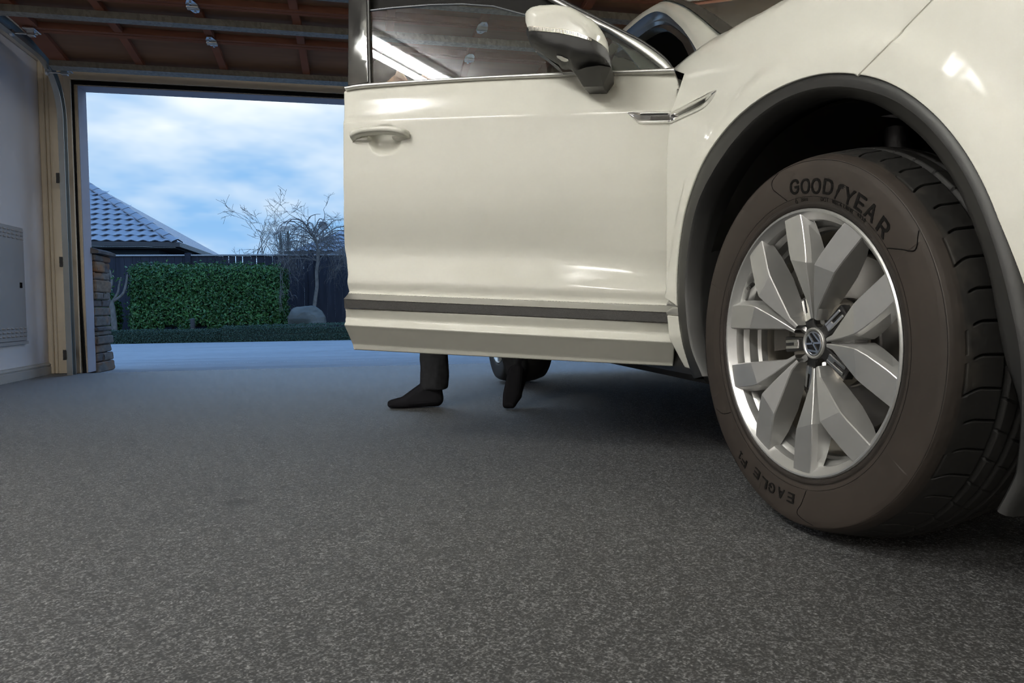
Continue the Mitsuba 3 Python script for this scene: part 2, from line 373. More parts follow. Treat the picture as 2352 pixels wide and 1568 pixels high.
for z in (.14, .78, 1.35):
    add('door_track__bracket', cat([bevel(TX - .062, TX - .03, 5.43, 5.434, z - .035, z + .035, .001), box(TX - .034, TX - .03, 5.40, 5.6, z - .03, z + .03)]), 'mirror_black')
tag('door_track', 'galvanised curved track of the garage door on the left wall', 'door track')

# the overhead door, open: four sections, their inner side facing down
joints = [(5.255, 2.022), (4.75, 2.098), (4.24, 2.106), (3.73, 2.110), (3.22, 2.114)]
DX0, DX1 = -1.915, 3.0
stile_x = [-1.865, -1.385, -.868, -.335, .20, .735, 1.27, 1.80, 2.33, 2.95]
for i in range(4):
    (ya, za), (yb, zb) = joints[i], joints[i + 1]
    e = np.array([0, ya - yb, za - zb]); L = np.linalg.norm(e); e /= L
    nn = np.array([0, e[2], -e[1]]); nn = nn if nn[2] < 0 else -nn          # downwards
    M = np.eye(4); M[:3, 0] = (1, 0, 0); M[:3, 1] = e; M[:3, 2] = -nn; M[:3, 3] = (0, yb, zb)
    def put(x0, x1, l0, l1, h0, h1, r=.002):
        m = bevel(x0, x1, l0, l1, h0, h1, r); m.apply_transform(M); return m
    k = f'garage_door__section{"" if i == 0 else f"_{i:03d}"}'
    scene[k] = ply(put(DX0, DX1, .002, L - .002, .036, .048), 'plywood')
    for (l0, l1) in ((.003, .034), (L - .034, L - .003)):
        add(k + '__rail', put(DX0, DX1, l0, l1, 0, .037), 'cedar')
    for j, sx in enumerate(stile_x):
        w = .05 if j in (0, len(stile_x) - 1) else .0235
        add(k + '__stile', put(sx - w, sx + w, .034, L - .034, .004, .037), 'cedar')
    l = L - .105 if i == 0 else .20
    w0, w1 = l - .034, l + .034
    st = []
    for a, b, h0, h1 in ((w0, w1, -.036, -.033), (w0, w0 + .003, -.036, .002), (w1 - .003, w1, -.036, .002)):
        m = box(DX0 - .0, DX1, a, b, h0, h1); m.apply_transform(M); st.append(m)
    add('garage_door__strut', cat(st), 'galvanised', label='galvanised steel strut across the door')
def hinge(x, y, z, s=1.):
    """A hinge over a joint: two plates, barrel and bolts, hanging below the door."""
    pl = Polygon([(-.03, -.012), (-.03, -.035), (-.014, -.085), (.014, -.085), (.03, -.035), (.03, -.012)])
    a = trimesh.creation.extrude_polygon(pl, .004, engine='earcut'); b = a.copy(); b.apply_transform(trimesh.transformations.rotation_matrix(PI, (0, 0, 1)))
    c = trimesh.creation.cylinder(.008, .062, sections=12); c.apply_transform(trimesh.transformations.rotation_matrix(PI/2, (0, 1, 0))); c.apply_translation((0, -.012, -.006))
    c2 = c.copy(); c2.apply_translation((0, .026, 0))
    w = bevel(-.03, .03, -.016, .016, -.004, .004, .001)
    bolts = []
    for q in ((0, -.062), (0, .062), (-.017, -.03), (.017, .03)):
        t = trimesh.creation.cylinder(.007, .008, sections=8); t.apply_translation((q[0], q[1], -.004)); bolts.append(t)
    m = cat([a, b, c, c2, w, *bolts]); m.apply_scale(s); m.apply_translation((x, y, z)); return m
for jx in (-.868, .735, 2.33):
    for ji in (1, 2, 3):
        add('garage_door__hinge', hinge(jx, joints[ji][0], joints[ji][1] - .006), 'hinge_metal', 30, label='steel hinge across a joint of the door')
for ji in (0, 1, 2):
    y, z = joints[ji]
    if ji == 0: y -= .03
    ax = trimesh.creation.cylinder(.006, .14, sections=10); ax.apply_transform(trimesh.transformations.rotation_matrix(PI/2, (0, 1, 0))); ax.apply_translation((-1.90, y, z - .026))
    rl = trimesh.creation.cylinder(.021, .014, sections=18); rl.apply_transform(trimesh.transformations.rotation_matrix(PI/2, (0, 1, 0))); rl.apply_translation((TX - .012, y, z - .026))
    add('garage_door__roller', cat([ax, rl, bevel(-1.895, -1.83, y - .05, y + .05, z - .012, z - .002, .002), bevel(-1.885, -1.845, y - .018, y + .018, z - .04, z - .01, .003)]), 'hinge_metal', 30)
tag('garage_door', 'brown timber sectional garage door raised overhead', 'garage door')

# fluorescent battens (their reflections run through the car's window and paint)
for (fx, fy, L) in FIXTURES:
    key = numbered('fluorescent_light')
    scene[key + '__batten'] = ply(cat([bevel(fx - .06, fx + .06, fy - L/2, fy + L/2, ZC - .045, ZC - .001, .006)]), 'lamp_batten')
    for i, dx in enumerate((-.046, .046)):
        m = tube([(fx + dx, fy - L/2 + .04, ZC - .085), (fx + dx, fy + L/2 - .04, ZC - .085)], .019, 14)
        m.fix_normals()
        d = ply(m, 'lamp_batten'); d['emitter'] = {'type': 'area', 'radiance': rgb(*TUBE_RGB)}
        scene[key + '__tube' + ('' if i == 0 else '_001')] = d
    scene[key + '__end_cap'] = ply(cat([bevel(fx - .07, fx + .07, y - .015, y + .015, ZC - .11, ZC - .02, .004) for y in (fy - L/2 + .02, fy + L/2 - .02)]), 'lamp_batten')
    labels[key] = {'label': '', 'category': 'ceiling light'}
labels['fluorescent_light']['label'] = 'twin tube ceiling light mirrored as two white streaks in the car window'
labels['fluorescent_light_001']['label'] = 'twin tube ceiling light behind the viewer on the left side'
labels['fluorescent_light_002']['label'] = 'twin tube ceiling light on the far side of the car'

# ------------------------------------------------------------------ outside
# stone clad pier beside the doorway
r_ = random.Random(5)
z = -.02; ci = 0
sy0, sy1 = YD + .165, YD + .50
while z < .845:
    hgt = r_.choice((.035, .045, .055, .065, .08, .095)); hgt = min(hgt, .86 - z)
    if hgt < .02: break
    y = sy0 + r_.uniform(-.012, .006)
    split = r_.random() < .35
    cuts = [y, sy1] if not split else [y, y + r_.uniform(.12, .2), sy1]
    for a, b in zip(cuts[:-1], cuts[1:]):
        xr = -1.905 + r_.uniform(-.014, .012)
        m = bevel(-2.25, xr, a + .003, b - .003, z + .002, z + hgt - .002, min(.008, hgt*.2)); m = m.subdivide_to_size(.05)
        v = np.array(m.vertices); v += (meshkit.noise(v*28 + ci*7.7, ci)[:, None] - .5)*np.array([.012, .010, .004]); m.vertices = v
        add('stone_pier__stone', m, f'stone_{r_.choice((0, 0, 1, 2))}', 30); ci += 1
    z += hgt
m = loft([[(-2.25, sy0 - .03, .862), (-2.25, sy0 - .03, .895)], [(-1.885, sy0 - .03, .862), (-1.90, sy0 - .03, .895)]])
cap = trimesh.convex.convex_hull(np.array([(x, y, zz) for x in (-2.25, -1.915) for y in (sy0 - .035, sy1 + .03) for zz in (.862, .905)] + [(-1.872, y, zz) for y in (sy0 - .02, sy1 + .02) for zz in (.866, .886)])).subdivide_to_size(.06)
add('stone_pier__capstone', noisy(cap, .008, 14., 3), 'stone_1', 30, label='sloping capstone')
tag('stone_pier', 'stacked stone pier with sloping capstone outside the left jamb', 'stone pier')

# garden: soil edge, low box hedge, laurel hedge, boulder, trees, lamp, fence
def leaf_mesh(P, N, size, fold=.25, seed=1, aspect=.55):
    """Folded leaves at points P, tilted about N."""
    g = np.random.default_rng(seed); n = len(P)
    d = N + g.normal(0, .55, (n, 3)); d /= np.linalg.norm(d, axis=1)[:, None]
    t = g.normal(0, 1, (n, 3)); t -= d*(t*d).sum(1)[:, None]; t /= np.linalg.norm(t, axis=1)[:, None]; b = np.cross(d, t)
    s = size*g.uniform(.65, 1.25, (n, 1)); w = s*aspect
    v = np.stack([P - t*s*.5, P + b*w*.5 + d*s*fold*.4, P + t*s*.5 - d*s*.12, P - b*w*.5 + d*s*fold*.4], 1)
    f = np.arange(n)[:, None]*4 + np.array([[0, 1, 2], [0, 2, 3]])[:, None, :]
    return trimesh.Trimesh(v.reshape(-1, 3), np.vstack([f[0], f[1]]), process=False)
def box_points(x0, x1, y0, y1, z0, z1, n, seed, rough=.05, faces=('f', 't', 'l', 'r')):
    g = np.random.default_rng(seed); ar = {'f': (x1 - x0)*(z1 - z0), 't': (x1 - x0)*(y1 - y0)*.6, 'l': (y1 - y0)*(z1 - z0), 'r': (y1 - y0)*(z1 - z0), 'b': (x1 - x0)*(z1 - z0)*.3}
    tot = sum(ar[f] for f in faces); P, N = [], []
    for f in faces:
        k = int(n*ar[f]/tot); u, v = g.random((2, k)); X, Y, Z = x0 + u*(x1 - x0), y0 + u*(y1 - y0), z0 + v*(z1 - z0)
        if f == 'f': p = np.stack([X, np.full(k, y0), Z], -1); nn = (0, -1, .35)
        elif f == 'b': p = np.stack([X, np.full(k, y1), Z], -1); nn = (0, 1, .3)
        elif f == 't': p = np.stack([X, y0 + v*(y1 - y0), np.full(k, z1)], -1); nn = (0, -.2, 1)
        elif f == 'l': p = np.stack([np.full(k, x0), Y, Z], -1); nn = (-1, 0, .3)
        else: p = np.stack([np.full(k, x1), Y, Z], -1); nn = (1, 0, .3)
        P.append(p); N.append(np.tile(nn, (k, 1)).astype(float))
    P, N = np.vstack(P), np.vstack(N); N /= np.linalg.norm(N, axis=1)[:, None]
    P += N*(((meshkit.fbm(P*3.1 + seed, 3, seed) - .5)*2*rough) + g.normal(0, rough*.45, len(P)))[:, None]
    return P, N
# low box hedge in two runs
for i, (x0, x1, y0, ztop) in enumerate(((-6.2, -2.345, 13.02, .088), (-2.335, 3.6, 12.95, .14))):
    k = numbered('box_hedge')
    zb = -.135
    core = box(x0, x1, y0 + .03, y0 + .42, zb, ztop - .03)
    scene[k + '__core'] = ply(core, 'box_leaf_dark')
    P, N = box_points(x0, x1, y0, y0 + .45, zb, ztop, 15000, 20 + i, .022, ('f', 't', 'r' if i == 0 else 'l'))
    if i == 1: P[:, 2] += .055*np.clip((P[:, 0] + 2.3)/3.5, 0, 1)*(P[:, 2] > 0)
    scene[k + '__foliage'] = ply(leaf_mesh(P, N, .026, seed=30 + i, aspect=.7), 'box_leaf')
    labels[k + '__foliage'] = {'kind': 'stuff'}
    tag(k, ('low clipped box hedge left of the step, below the laurel hedge', 'low clipped box hedge right of the step, in front of the boulder')[i], 'hedge')
# laurel hedge
hx0, hx1, hy0, hy1, hz0, hz1 = -4.03, -1.47, 13.95, 14.75, -.1, 1.2
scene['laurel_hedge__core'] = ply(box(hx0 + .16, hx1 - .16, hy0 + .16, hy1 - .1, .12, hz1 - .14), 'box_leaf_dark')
for i, n in enumerate((8200, 6400, 7600)):
    P, N = box_points(hx0, hx1, hy0, hy1, hz0 + .06, hz1, n, 50 + i, .10)
    g = np.random.default_rng(60 + i); lo = P[:, 2] < .16
    gap = lo & (((np.abs(P[:, 0] + 3.38) < .12) | (np.abs(P[:, 0] + 2.1) < .10) | (np.abs(P[:, 0] + 2.9) < .13)) | (g.random(len(P)) < .2))
    k = add('laurel_hedge__foliage', leaf_mesh(P[~gap], N[~gap], (.066, .07, .062)[i], seed=70 + i), f'leaf_{i}'); labels[k] = {'kind': 'stuff'}
for i, x in enumerate(np.linspace(hx0 + .25, hx1 - .25, 7)):
    add('laurel_hedge__stem', tube([(x, 14.2, -.14), (x + .03, 14.22, .2), (x - .02, 14.25, .5)], (.022, .018, .012), 6), 'bark_dark', 40)
tag('laurel_hedge', 'dense green leafy hedge clipped square against the dark fence', 'hedge')
# laurel sprigs at the left behind the pruned tree
P, N = [], []
g = np.random.default_rng(91)
c = np.array([-4.62, 14.45, .35]); d = g.normal(0, 1, (1500, 3)); d /= np.linalg.norm(d, axis=1)[:, None]
P = c + d*np.array([.30, .22, .5])*(.55 + .45*g.random((1500, 1))); P = P[P[:, 2] > -.1]; N = (P - c); N /= np.linalg.norm(N, axis=1)[:, None]
scene['garden_shrub__foliage'] = ply(leaf_mesh(P, N, .085, seed=92), 'leaf_0'); labels['garden_shrub__foliage'] = {'kind': 'stuff'}
add('garden_shrub__stem', tube([(-4.62, 14.45, -.14), (-4.6, 14.45, .3), (-4.64, 14.44, .6)], (.02, .015, .008), 6), 'bark_dark')
tag('garden_shrub', 'green leafy shrub behind the pruned tree at the doorway edge', 'shrub')
# garden lamp
b = YP(13.62)
lx, lz = b.tr([(442.5, 752)])[0]; lt = b.tr([(442.5, 733)])[0][1]
add('garden_lamp__post', tube([(lx, 13.62, -.14), (lx, 13.62, lt - .005)], .036, 16), 'garden_lamp_metal', 40)
for zz in np.arange(lz + .01, lt, .026):
    m = lathe([(.036, -.004), (.050, -.006), (.052, 0), (.036, .006)], 20); m.apply_translation((lx, 13.62, zz)); add('garden_lamp__louvre', m, 'garden_lamp_metal')
m = lathe([(.0, .016), (.024, .012), (.052, .004), (.052, -.004), (.0, -.004)], 20); m.apply_translation((lx, 13.62, lt)); add('garden_lamp__cap', m, 'garden_lamp_metal', 40)
tag('garden_lamp', 'short round louvred garden lamp in front of the laurel hedge', 'garden lamp')
# boulder
bp = YP(13.66)
ol = bp.tr([(661, 745), (660, 728), (668, 712), (680, 704), (700, 702), (722, 703), (740, 712), (749, 727), (750, 745)])
pts = []
for (a, zz) in ol:
    for s, yo in ((1., 0), (.93, -.14), (.9, .2), (.55, -.2), (.5, .28)):
        cx = ol[:, 0].mean(); pts.append((cx + (a - cx)*s, 13.72 + yo, -.14 + (zz + .14)*(1 if abs(yo) < .2 else .82)))
    pts.append((a, 13.72, -.15))
m = trimesh.convex.convex_hull(np.array(pts)).subdivide_to_size(.06); m = noisy(m, .035, 4.2, 2); m = noisy(m, .012, 13, 4)
add('boulder', m, 'boulder', 35); tag('boulder', 'grey rounded boulder under the bare weeping tree', 'boulder')
# bare trees
def branch(out, p, d, length, r, depth, g, droop=0., spread=.5, split=(2, 3), wig=.18, minr=.0022, side=6, shrink=.72):
    n = 5; q = np.array(p, float); d = np.array(d, float); P = [q.copy()]
    for i in range(n):
        d = d + g.normal(0, wig, 3)*.5; d[2] -= droop/n; d /= np.linalg.norm(d); q = q + d*length/n; P.append(q.copy())
    r1 = max(r*.68, minr); out.append(tube(P, np.linspace(r, r1, n + 1), side if r > .008 else 4))
    if depth <= 0: return
    for _ in range(int(g.integers(split[0], split[1] + 1))):
        k = int(g.integers(2, n + 1)); nd = d + g.normal(0, spread, 3); nd /= np.linalg.norm(nd)
        branch(out, P[k], nd, length*shrink*g.uniform(.7, 1.15), max(r1*g.uniform(.55, .8), minr), depth - 1, g, droop, spread, split, wig, minr, side, shrink)
# pruned tree
tpn = YP(13.85)
def px3(pl, pts, off=0.): return pl.p3(pl.tr(pts), off)
trunk = px3(tpn, [(264, 770), (262, 740), (259, 712), (254, 690)])
add('pruned_tree__trunk', tube(cr(trunk, 4), np.linspace(.050, .044, 13), 10), 'bark', 40)
for L, r in ((([(254, 692), (240, 675), (228, 655), (222, 640)]), (.028, .019)), ([(254, 690), (250, 660), (252, 632), (249, 620)], (.028, .019)), ([(252, 672), (259, 650), (256, 628), (253, 620)], (.024, .017)),
             ([(256, 692), (268, 672), (272, 650), (276, 636)], (.024, .012)), ([(258, 692), (280, 675), (288, 650), (291, 630)], (.027, .015))):
    c = cr(px3(tpn, L, rng.uniform(-.1, .1)), 5); add('pruned_tree__branch', tube(c, np.linspace(r[0], r[1], len(c)), 8), 'bark', 40)
P = px3(tpn, [(238, 632), (243, 640), (232, 645), (240, 622), (262, 642), (266, 655), (275, 640), (230, 665), (236, 652)]); g = np.random.default_rng(8)
P = np.repeat(P, 5, 0) + g.normal(0, .05, (45, 3)); scene['pruned_tree__leaf'] = ply(leaf_mesh(P, g.normal(0, 1, P.shape), .07, seed=9), 'leaf_1'); labels['pruned_tree__leaf'] = {'kind': 'stuff'}
tag('pruned_tree', 'small leafless tree pruned to stubs left of the laurel hedge', 'tree')
# weeping tree
g = np.random.default_rng(17); wt = YP(14.3)
trunk = px3(wt, [(723, 725), (722, 705), (725, 680), (728, 655), (727, 625), (730, 600), (731, 575), (726, 555), (718, 540)])
add('weeping_tree__trunk', tube(cr(trunk, 4), np.linspace(.040, .027, 33), 10), 'bark', 40)
top = px3(wt, [(729, 600), (730, 580), (729, 560), (724, 548), (716, 540)])
tw = []
def droop_branch(p, a, rise, L, r, depth):
    n = 9; q = np.array(p, float); d = np.array([math.cos(a), math.sin(a)*.45, rise]); d /= np.linalg.norm(d); P = [q.copy()]
    for i in range(n):
        d = d + g.normal(0, .13, 3); d[2] -= .78*(i/n)*(1.2 if depth > 1 else 1.0); d[0] += max(0, -1.25 - q[0])*1.2; d /= np.linalg.norm(d); q = q + d*L/n; P.append(q.copy())
    P = np.array(P); P[:, 1] = np.minimum(P[:, 1], 15.3); P[:, 0] = np.maximum(P[:, 0], -1.44 + .0*P[:, 0]) if P[0][2] < 1.3 else P[:, 0]; tw.append(tube(P, np.linspace(r, max(r*.4, .0022), n + 1), 5 if r > .006 else 3, False))
    if depth <= 0: return
    for _ in range(int(g.integers(3, 6))):
        k = int(g.integers(2, n + 1)); droop_branch(P[k], a + g.normal(0, .9), g.uniform(-.5, .5), L*g.uniform(.4, .75), max(r*.5, .0022), depth - 1)
for i in range(26):
    a = i*2*PI/13 + g.uniform(-.3, .3); droop_branch(top[g.integers(0, 5)], a, g.uniform(.25, 1.2), g.uniform(.65, 1.35), .010, 3)
for L in ([(716, 542), (705, 520), (708, 498), (722, 490), (735, 489)], [(716, 542), (700, 515), (685, 503), (665, 492)], [(720, 540), (735, 515), (745, 495), (742, 478)], [(722, 545), (750, 520), (765, 505), (780, 502)], [(712, 548), (690, 540), (668, 537), (655, 545)]):
    c = cr(px3(wt, L, g.uniform(-.2, .2)), 5); tw.append(tube(c, np.linspace(.012, .004, len(c)), 6))
    for j in (8, 12, 15): branch(tw, c[j], c[j] - c[j - 3] + g.normal(0, .02, 3), .26, .004, 2, g, spread=.5, wig=.25, minr=.002)
k = add('weeping_tree__twig', cat(tw), 'bark_pale', 60); labels[k] = {'kind': 'stuff'}
tag('weeping_tree', 'leafless weeping tree with tangled drooping twigs behind the boulder', 'tree')
# trees behind the fence
def bare(key, x, y, zb, stems, hts, r0, seed, label, lean=.35):
    g = np.random.default_rng(seed); o = []
    for i in range(stems):
        d = (g.normal(0, lean), g.normal(0, lean*.5), 1); branch(o, (x + g.normal(0, .05), y, zb), d, hts*g.uniform(.75, 1.1), r0, 5, g, droop=-.05, spread=.55, split=(2, 3), wig=.2, minr=.0032, side=5, shrink=.68)
    k = numbered(key); scene[k] = ply(cat(o), 'bark_dark', 60); tag(k, label, 'tree')
pp = YP(18.0).tr([(583, 590), (540, 590), (625, 590)])
bare('bare_tree', pp[0][0], 17.9, -.14, 2, 1.42, .028, 5, 'tallest bare tree rising behind the fence over the laurel hedge', .10)
bare('bare_tree', pp[1][0], 19.6, -.14, 4, 1.5, .018, 12, 'low spreading bare tree at the left end of the row behind the fence', .25)
bare('bare_tree', pp[2][0], 21.4, -.14, 5, 1.6, .018, 23, 'bushy bare tree beside the dark conifers behind the fence', .25)
g = np.random.default_rng(33)
for i, (qx, top_) in enumerate(((646, 535), (663, 530))):
    k = numbered('conifer'); base = YP(16.6).tr([(qx, 600)])[0]; tz = YP(16.6).tr([(qx, top_)])[0][1]
    n = 700; u = g.random(n); zz = base[1] - .4 + (tz - base[1] + .4)*u; rr = .062*(1 - u**2.5)*np.sqrt(g.random(n)) + .005; a = g.uniform(0, 2*PI, n)
    P = np.stack([base[0] + rr*np.cos(a), 16.6 + rr*np.sin(a), zz], -1)
    scene[k + '__foliage'] = ply(leaf_mesh(P, np.stack([np.cos(a), np.sin(a),   .4 + 0*a], -1), .045, seed=34 + i, aspect=.3), 'conifer_leaf'); labels[k + '__foliage'] = {'kind': 'stuff'}
    scene[k + '__trunk'] = ply(tube([(base[0], 16.6, -.14), (base[0], 16.6, tz - .1)], (.02, .006), 6), 'bark_dark')
    tag(k, ('left one of two slim dark conifers behind the fence', 'right one of two slim dark conifers behind the fence')[i], 'tree')
# fence
fy = 15.5; fr = random.Random(4); x = -8.0; zt = lambda x: 1.535 + .011*(x + 5.)
slits = YP(fy).tr([(526, 590), (542, 590), (558, 590), (590, 590)])[:, 0]
bw = .155; i = 0
while x < 6.:
    gapw = .004
    for s_ in slits:
        if abs(x + bw - s_) < bw/2: gapw = .014; bw_ = s_ - x; break
    else: bw_ = bw
    dz = fr.uniform(-.004, .004)
    yb_ = fy + fr.uniform(-.004, .004); zt_ = zt(x) - .03 + dz; x1_ = x + bw_ - .002
    m = trimesh.creation.extrude_polygon(Polygon([(x, -.16), (x1_, -.16), (x1_, zt_ - .36), (x1_ - (.017 if gapw > .01 else .002), zt_ - .25), (x1_ - (.017 if gapw > .01 else .003), zt_), (x, zt_)]), .02, engine='earcut'); m.vertices = np.asarray(m.vertices)[:, [0, 2, 1]] + (0, yb_, 0); m.fix_normals()
    add('fence__board', m, 'fence_stain'); x += bw_; i += 1
for z in (.15, 1.18): add('fence__rail', box(-8, 6, fy + .022, fy + .06, z, z + .09), 'fence_stain')
px_ = YP(fy).tr([(432, 590)])[0][0]
for q in (px_ - 2.4, px_, px_ + 2.4, px_ + 4.8): add('fence__post', bevel(q - .055, q + .055, fy - .05, fy + .09, -.16, zt(q) + .035, .004), 'fence_stain')
for a, b in ((-8, px_ - .055), (px_ + .055, 6)):
    m = bevel(a, b, fy - .03, fy + .06, zt(-5) - .028, zt(-5) + .004, .003); v = np.array(m.vertices); v[:, 2] += .011*(v[:, 0] + 5.); m.vertices = v
    add('fence__cap', m, 'fence_cap', label='pale capping rail')
tag('fence', 'dark stained timber board fence behind the hedge', 'fence')
# neighbour's house, left
hy = 21.
hp = YP(hy)
(ga, gz0), (gb, gz) = hp.tr([(203, 563), (413, 557)])
gz = .5*(gz0 + gz) + .04; cx = gb - .30
slope = .62
xa = cx - 7.0
def roof_pt(x, r, lift=0.):   # front roof plane: r metres up the slope
    c = math.cos(math.atan(slope)); s = math.sin(math.atan(slope)); return np.array([x, hy + r*c - lift*s, gz + .02 + r*s + lift*c])
tw_, th_ = .30, .335
def tile():
    rows = []
    for t in np.linspace(0, 1, 7):
        h = .022*math.sin(2*PI*(t + .1)) + .022
        rows.append([(t*tw_, .035, h - .030), (t*tw_, 0, h + .016), (t*tw_, .012, h + .024), (t*tw_, th_*1.08, h - .018)])
    return loft(rows)
tl = ply(tile(), 'roof_tile', 50)
al = math.degrees(math.atan(slope))
base_ = [(-7, -.02), (0, -.02), (0, -.02)]
c_ = math.cos(math.atan(slope)); nrow = 15
for r in range(nrow):
    d0 = r*th_; lim = cx + .2 - d0*c_                  # the hip runs at 45 degrees in plan
    k0 = int((lim - (cx - 4.6))/tw_) + 1
    for k in range(k0):
        x = cx + .25 - tw_*(k + 1) + (r % 2)*.0 - .08*r
        if x + tw_ > lim + .15 or x < cx - 4.6: continue
        kk = nkey('house__roof_tile'); scene[kk] = dict(tl); q = roof_pt(x, d0 - .05, .02)
        scene[kk]['to_world'] = T().translate(q.tolist()).rotate([1, 0, 0], al)
top_r = nrow*th_; ridge = top_r*c_
rfm = trimesh.Trimesh([roof_pt(cx - 8, -.08), roof_pt(cx + .22, -.08), roof_pt(cx + .2 - ridge, top_r), roof_pt(cx - 8, top_r),
                       (cx + .22, hy + 9., gz + .02), (cx + .2 - ridge, hy + 9 - ridge, gz + .02 + top_r*math.sin(math.atan(slope)))], [[0, 1, 2], [0, 2, 3], [1, 4, 5], [1, 5, 2]], process=False)
add('house__roof', rfm, 'roof_tile_dark')
for r in range(15):
    a_, b_ = r*.335*1.0, (r + 1)*.335*1.06
    def hp3(l): q = roof_pt(cx + .2 - l*c_, l); return q + np.array([0.02, -.02, .06])
    p0, p1 = hp3(a_ - .05), hp3(b_ - .02); ax = (p1 - p0)/np.linalg.norm(p1 - p0); sd = np.cross(ax, (0, 0, 1)); sd /= np.linalg.norm(sd); u_ = np.cross(sd, ax)
    rows = []
    for q, w, lift in ((p0, .165, .016), (p1, .155, 0)):
        rows.append([q + sd*w*sx + u_*(hh + lift) for sx, hh in ((-1, -.075), (-.96, -.045), (-.12, .028), (.12, .028), (.96, -.045), (1, -.075))])
    add('house__hip_cap', loft(rows), 'roof_tile', 30)
gm = [box(cx - 8, cx + .32, hy - .10, hy + .03, gz - .115, gz + .01), box(cx + .18, cx + .32, hy - .10, hy + 9, gz - .115, gz + .01)]
add('house__gutter', cat(gm), 'gutter')
add('house__soffit', box(cx - 8, cx + .2, hy, hy + 9, gz - .16, gz - .12), 'soffit')
add('house__wall', box(cx - 8, cx - .35, hy + .5, hy + 8.5, -1., gz - .14), 'house_wall')
wx = hp.tr([(305, 585)])[0][0]
add('house__window', cat([box(cx - 3.2, cx - 1.6, hy + .46, hy + .5, .7, gz - .28)]), 'gutter')
tag('house', 'dark house with a grey tiled hip roof behind the left part of the fence', 'house')
# neighbour's house, right
h2 = 25.; pl2 = YP(h2)
e0, e1 = pl2.tr([(664, 580), (792, 511)])
ang2 = (e1[1] - e0[1])/(e1[0] - e0[0])
xe, ze = e0
span = 7.
xw = xe + .3; hw = 5.6; run = 3.1; zr = ze + run*ang2
sl2 = ang2
def h2p(x, y, z): return (x, y, z)
V = [(xw - .3, h2 - .3, ze), (xw + hw, h2 - .3, ze), (xw + hw, h2 + 2*run, ze), (xw - .3, h2 + 2*run, ze), (xw + run, h2 + run - .3, zr), (xw + hw - run + .5, h2 + run - .3, zr)]
add('house_001__roof', trimesh.Trimesh(V, [[0, 1, 5], [0, 5, 4], [0, 4, 3], [3, 4, 5], [3, 5, 2], [1, 2, 5]], process=False), 'roof_tile_dark')
tl3 = ply(tile(), 'roof_tile', 50); al2 = math.atan(sl2); c2, s2 = math.cos(al2), math.sin(al2)
for r in range(9):
    for k in range(18):
        x = xw - .2 + k*.30; lo_ = xw - .25 + (r + .6)*th_*c2; hi_ = xw + hw - (r + 1)*th_*c2
        if x < lo_ or x > hi_: continue
        kk = nkey('house_001__roof_tile'); scene[kk] = dict(tl3); scene[kk]['to_world'] = T().translate([x, h2 - .36 + r*th_*c2, ze + .02 + r*th_*s2]).rotate([1, 0, 0], math.degrees(al2))
add('house_001__gutter', cat([box(xw - .4, xw + hw, h2 - .46, h2 - .32, ze - .10, ze + .02), box(xw - .42, xw - .28, h2 - .46, h2 + 2*run, ze - .10, ze + .02)]), 'gutter')
add('house_001__wall', box(xw + .2, xw + hw - .3, h2 + .2, h2 + 2*run - .4, -.14, ze), 'house_wall_pale')
add('house_001__gable', trimesh.creation.extrude_polygon(Polygon([(0, 0), (2.6, 0), (2.6, 1.15)]), .3, engine='earcut').apply_transform(np.array([[1, 0, 0, xw + .6], [0, 0, 1, h2 - 1.6], [0, 1, 0, ze - .35], [0, 0, 0, 1]], float)), 'house_wall_pale')
tag('house_001', 'distant tiled house behind the weeping tree at the right of the fence', 'house')
pd = YP(h2 + .2); dc = pd.p3(pd.tr([(742, 518)]))[0]
m = lathe([(0, .0), (.07, .012), (.12, .03), (.16, .055)], 24); m.apply_transform(trimesh.transformations.rotation_matrix(PI/2 + .35, (1, 0, 0))); m.apply_translation(dc)
add('satellite_dish__dish', m, 'dish_grey', 40)
add('satellite_dish__mast', tube([dc + (0, .1, -.62), dc + (0, .06, 0), dc + (0, -.14, .02)], .014, 6), 'gutter')
tag('satellite_dish', 'round grey satellite dish on the roof behind the weeping tree', 'satellite dish')

# ------------------------------------------------------------------ the car
WZ = .372                                             # wheel centre height
ARC = np.array([.02, .357])                           # middle of the wheel arch in the side plane
def s_side(a, b):
    """How far the painted side stands out at (forward, up)."""
    a = np.asarray(a, float); b = np.asarray(b, float)
    s = .026 + 0*a
    s = s - .05*np.clip((b - .82)/.26, 0, 1.2)**2 - .03*np.clip((.42 - b)/.2, 0, 1)**2
    s = s - .95*np.clip(a - .30, 0, 2)**2 - .012*np.clip(-a - .3, 0, 1)
    return s
def polar(pts):
    d = np.asarray(pts) - ARC; return np.degrees(np.arctan2(d[:, 1], d[:, 0])), np.hypot(d[:, 0], d[:, 1])
def arc_of(px, sfun, ext=()):
    th, r = polar(SIDE.trs(px, sfun)); th = np.where(th < -100, th + 360, th)
    o = np.argsort(th); th, r = th[o], r[o]
    g = np.arange(-40, 236, 1.5); rr = np.interp(g, th, r); rr = gaussian_filter1d(rr, 2.2, mode='nearest'); return g, rr
def from_arc(g, rr): t = np.radians(g); return ARC + np.stack([rr*np.cos(t), rr*np.sin(t)], -1)
LIP_O = [(1597.6, 853.5), (1574.6, 782), (1567, 726), (1565, 703), (1564, 657), (1566.5, 600), (1580.6, 497), (1619, 386), (1676, 302), (1749, 237), (1818, 199), (1875, 180), (1933, 172), (1965, 174.5), (2009, 180), (2047, 191), (2105, 222), (2162, 268), (2220, 337), (2265.5, 413), (2300, 490), (2327, 574), (2338, 600), (2352, 649)]
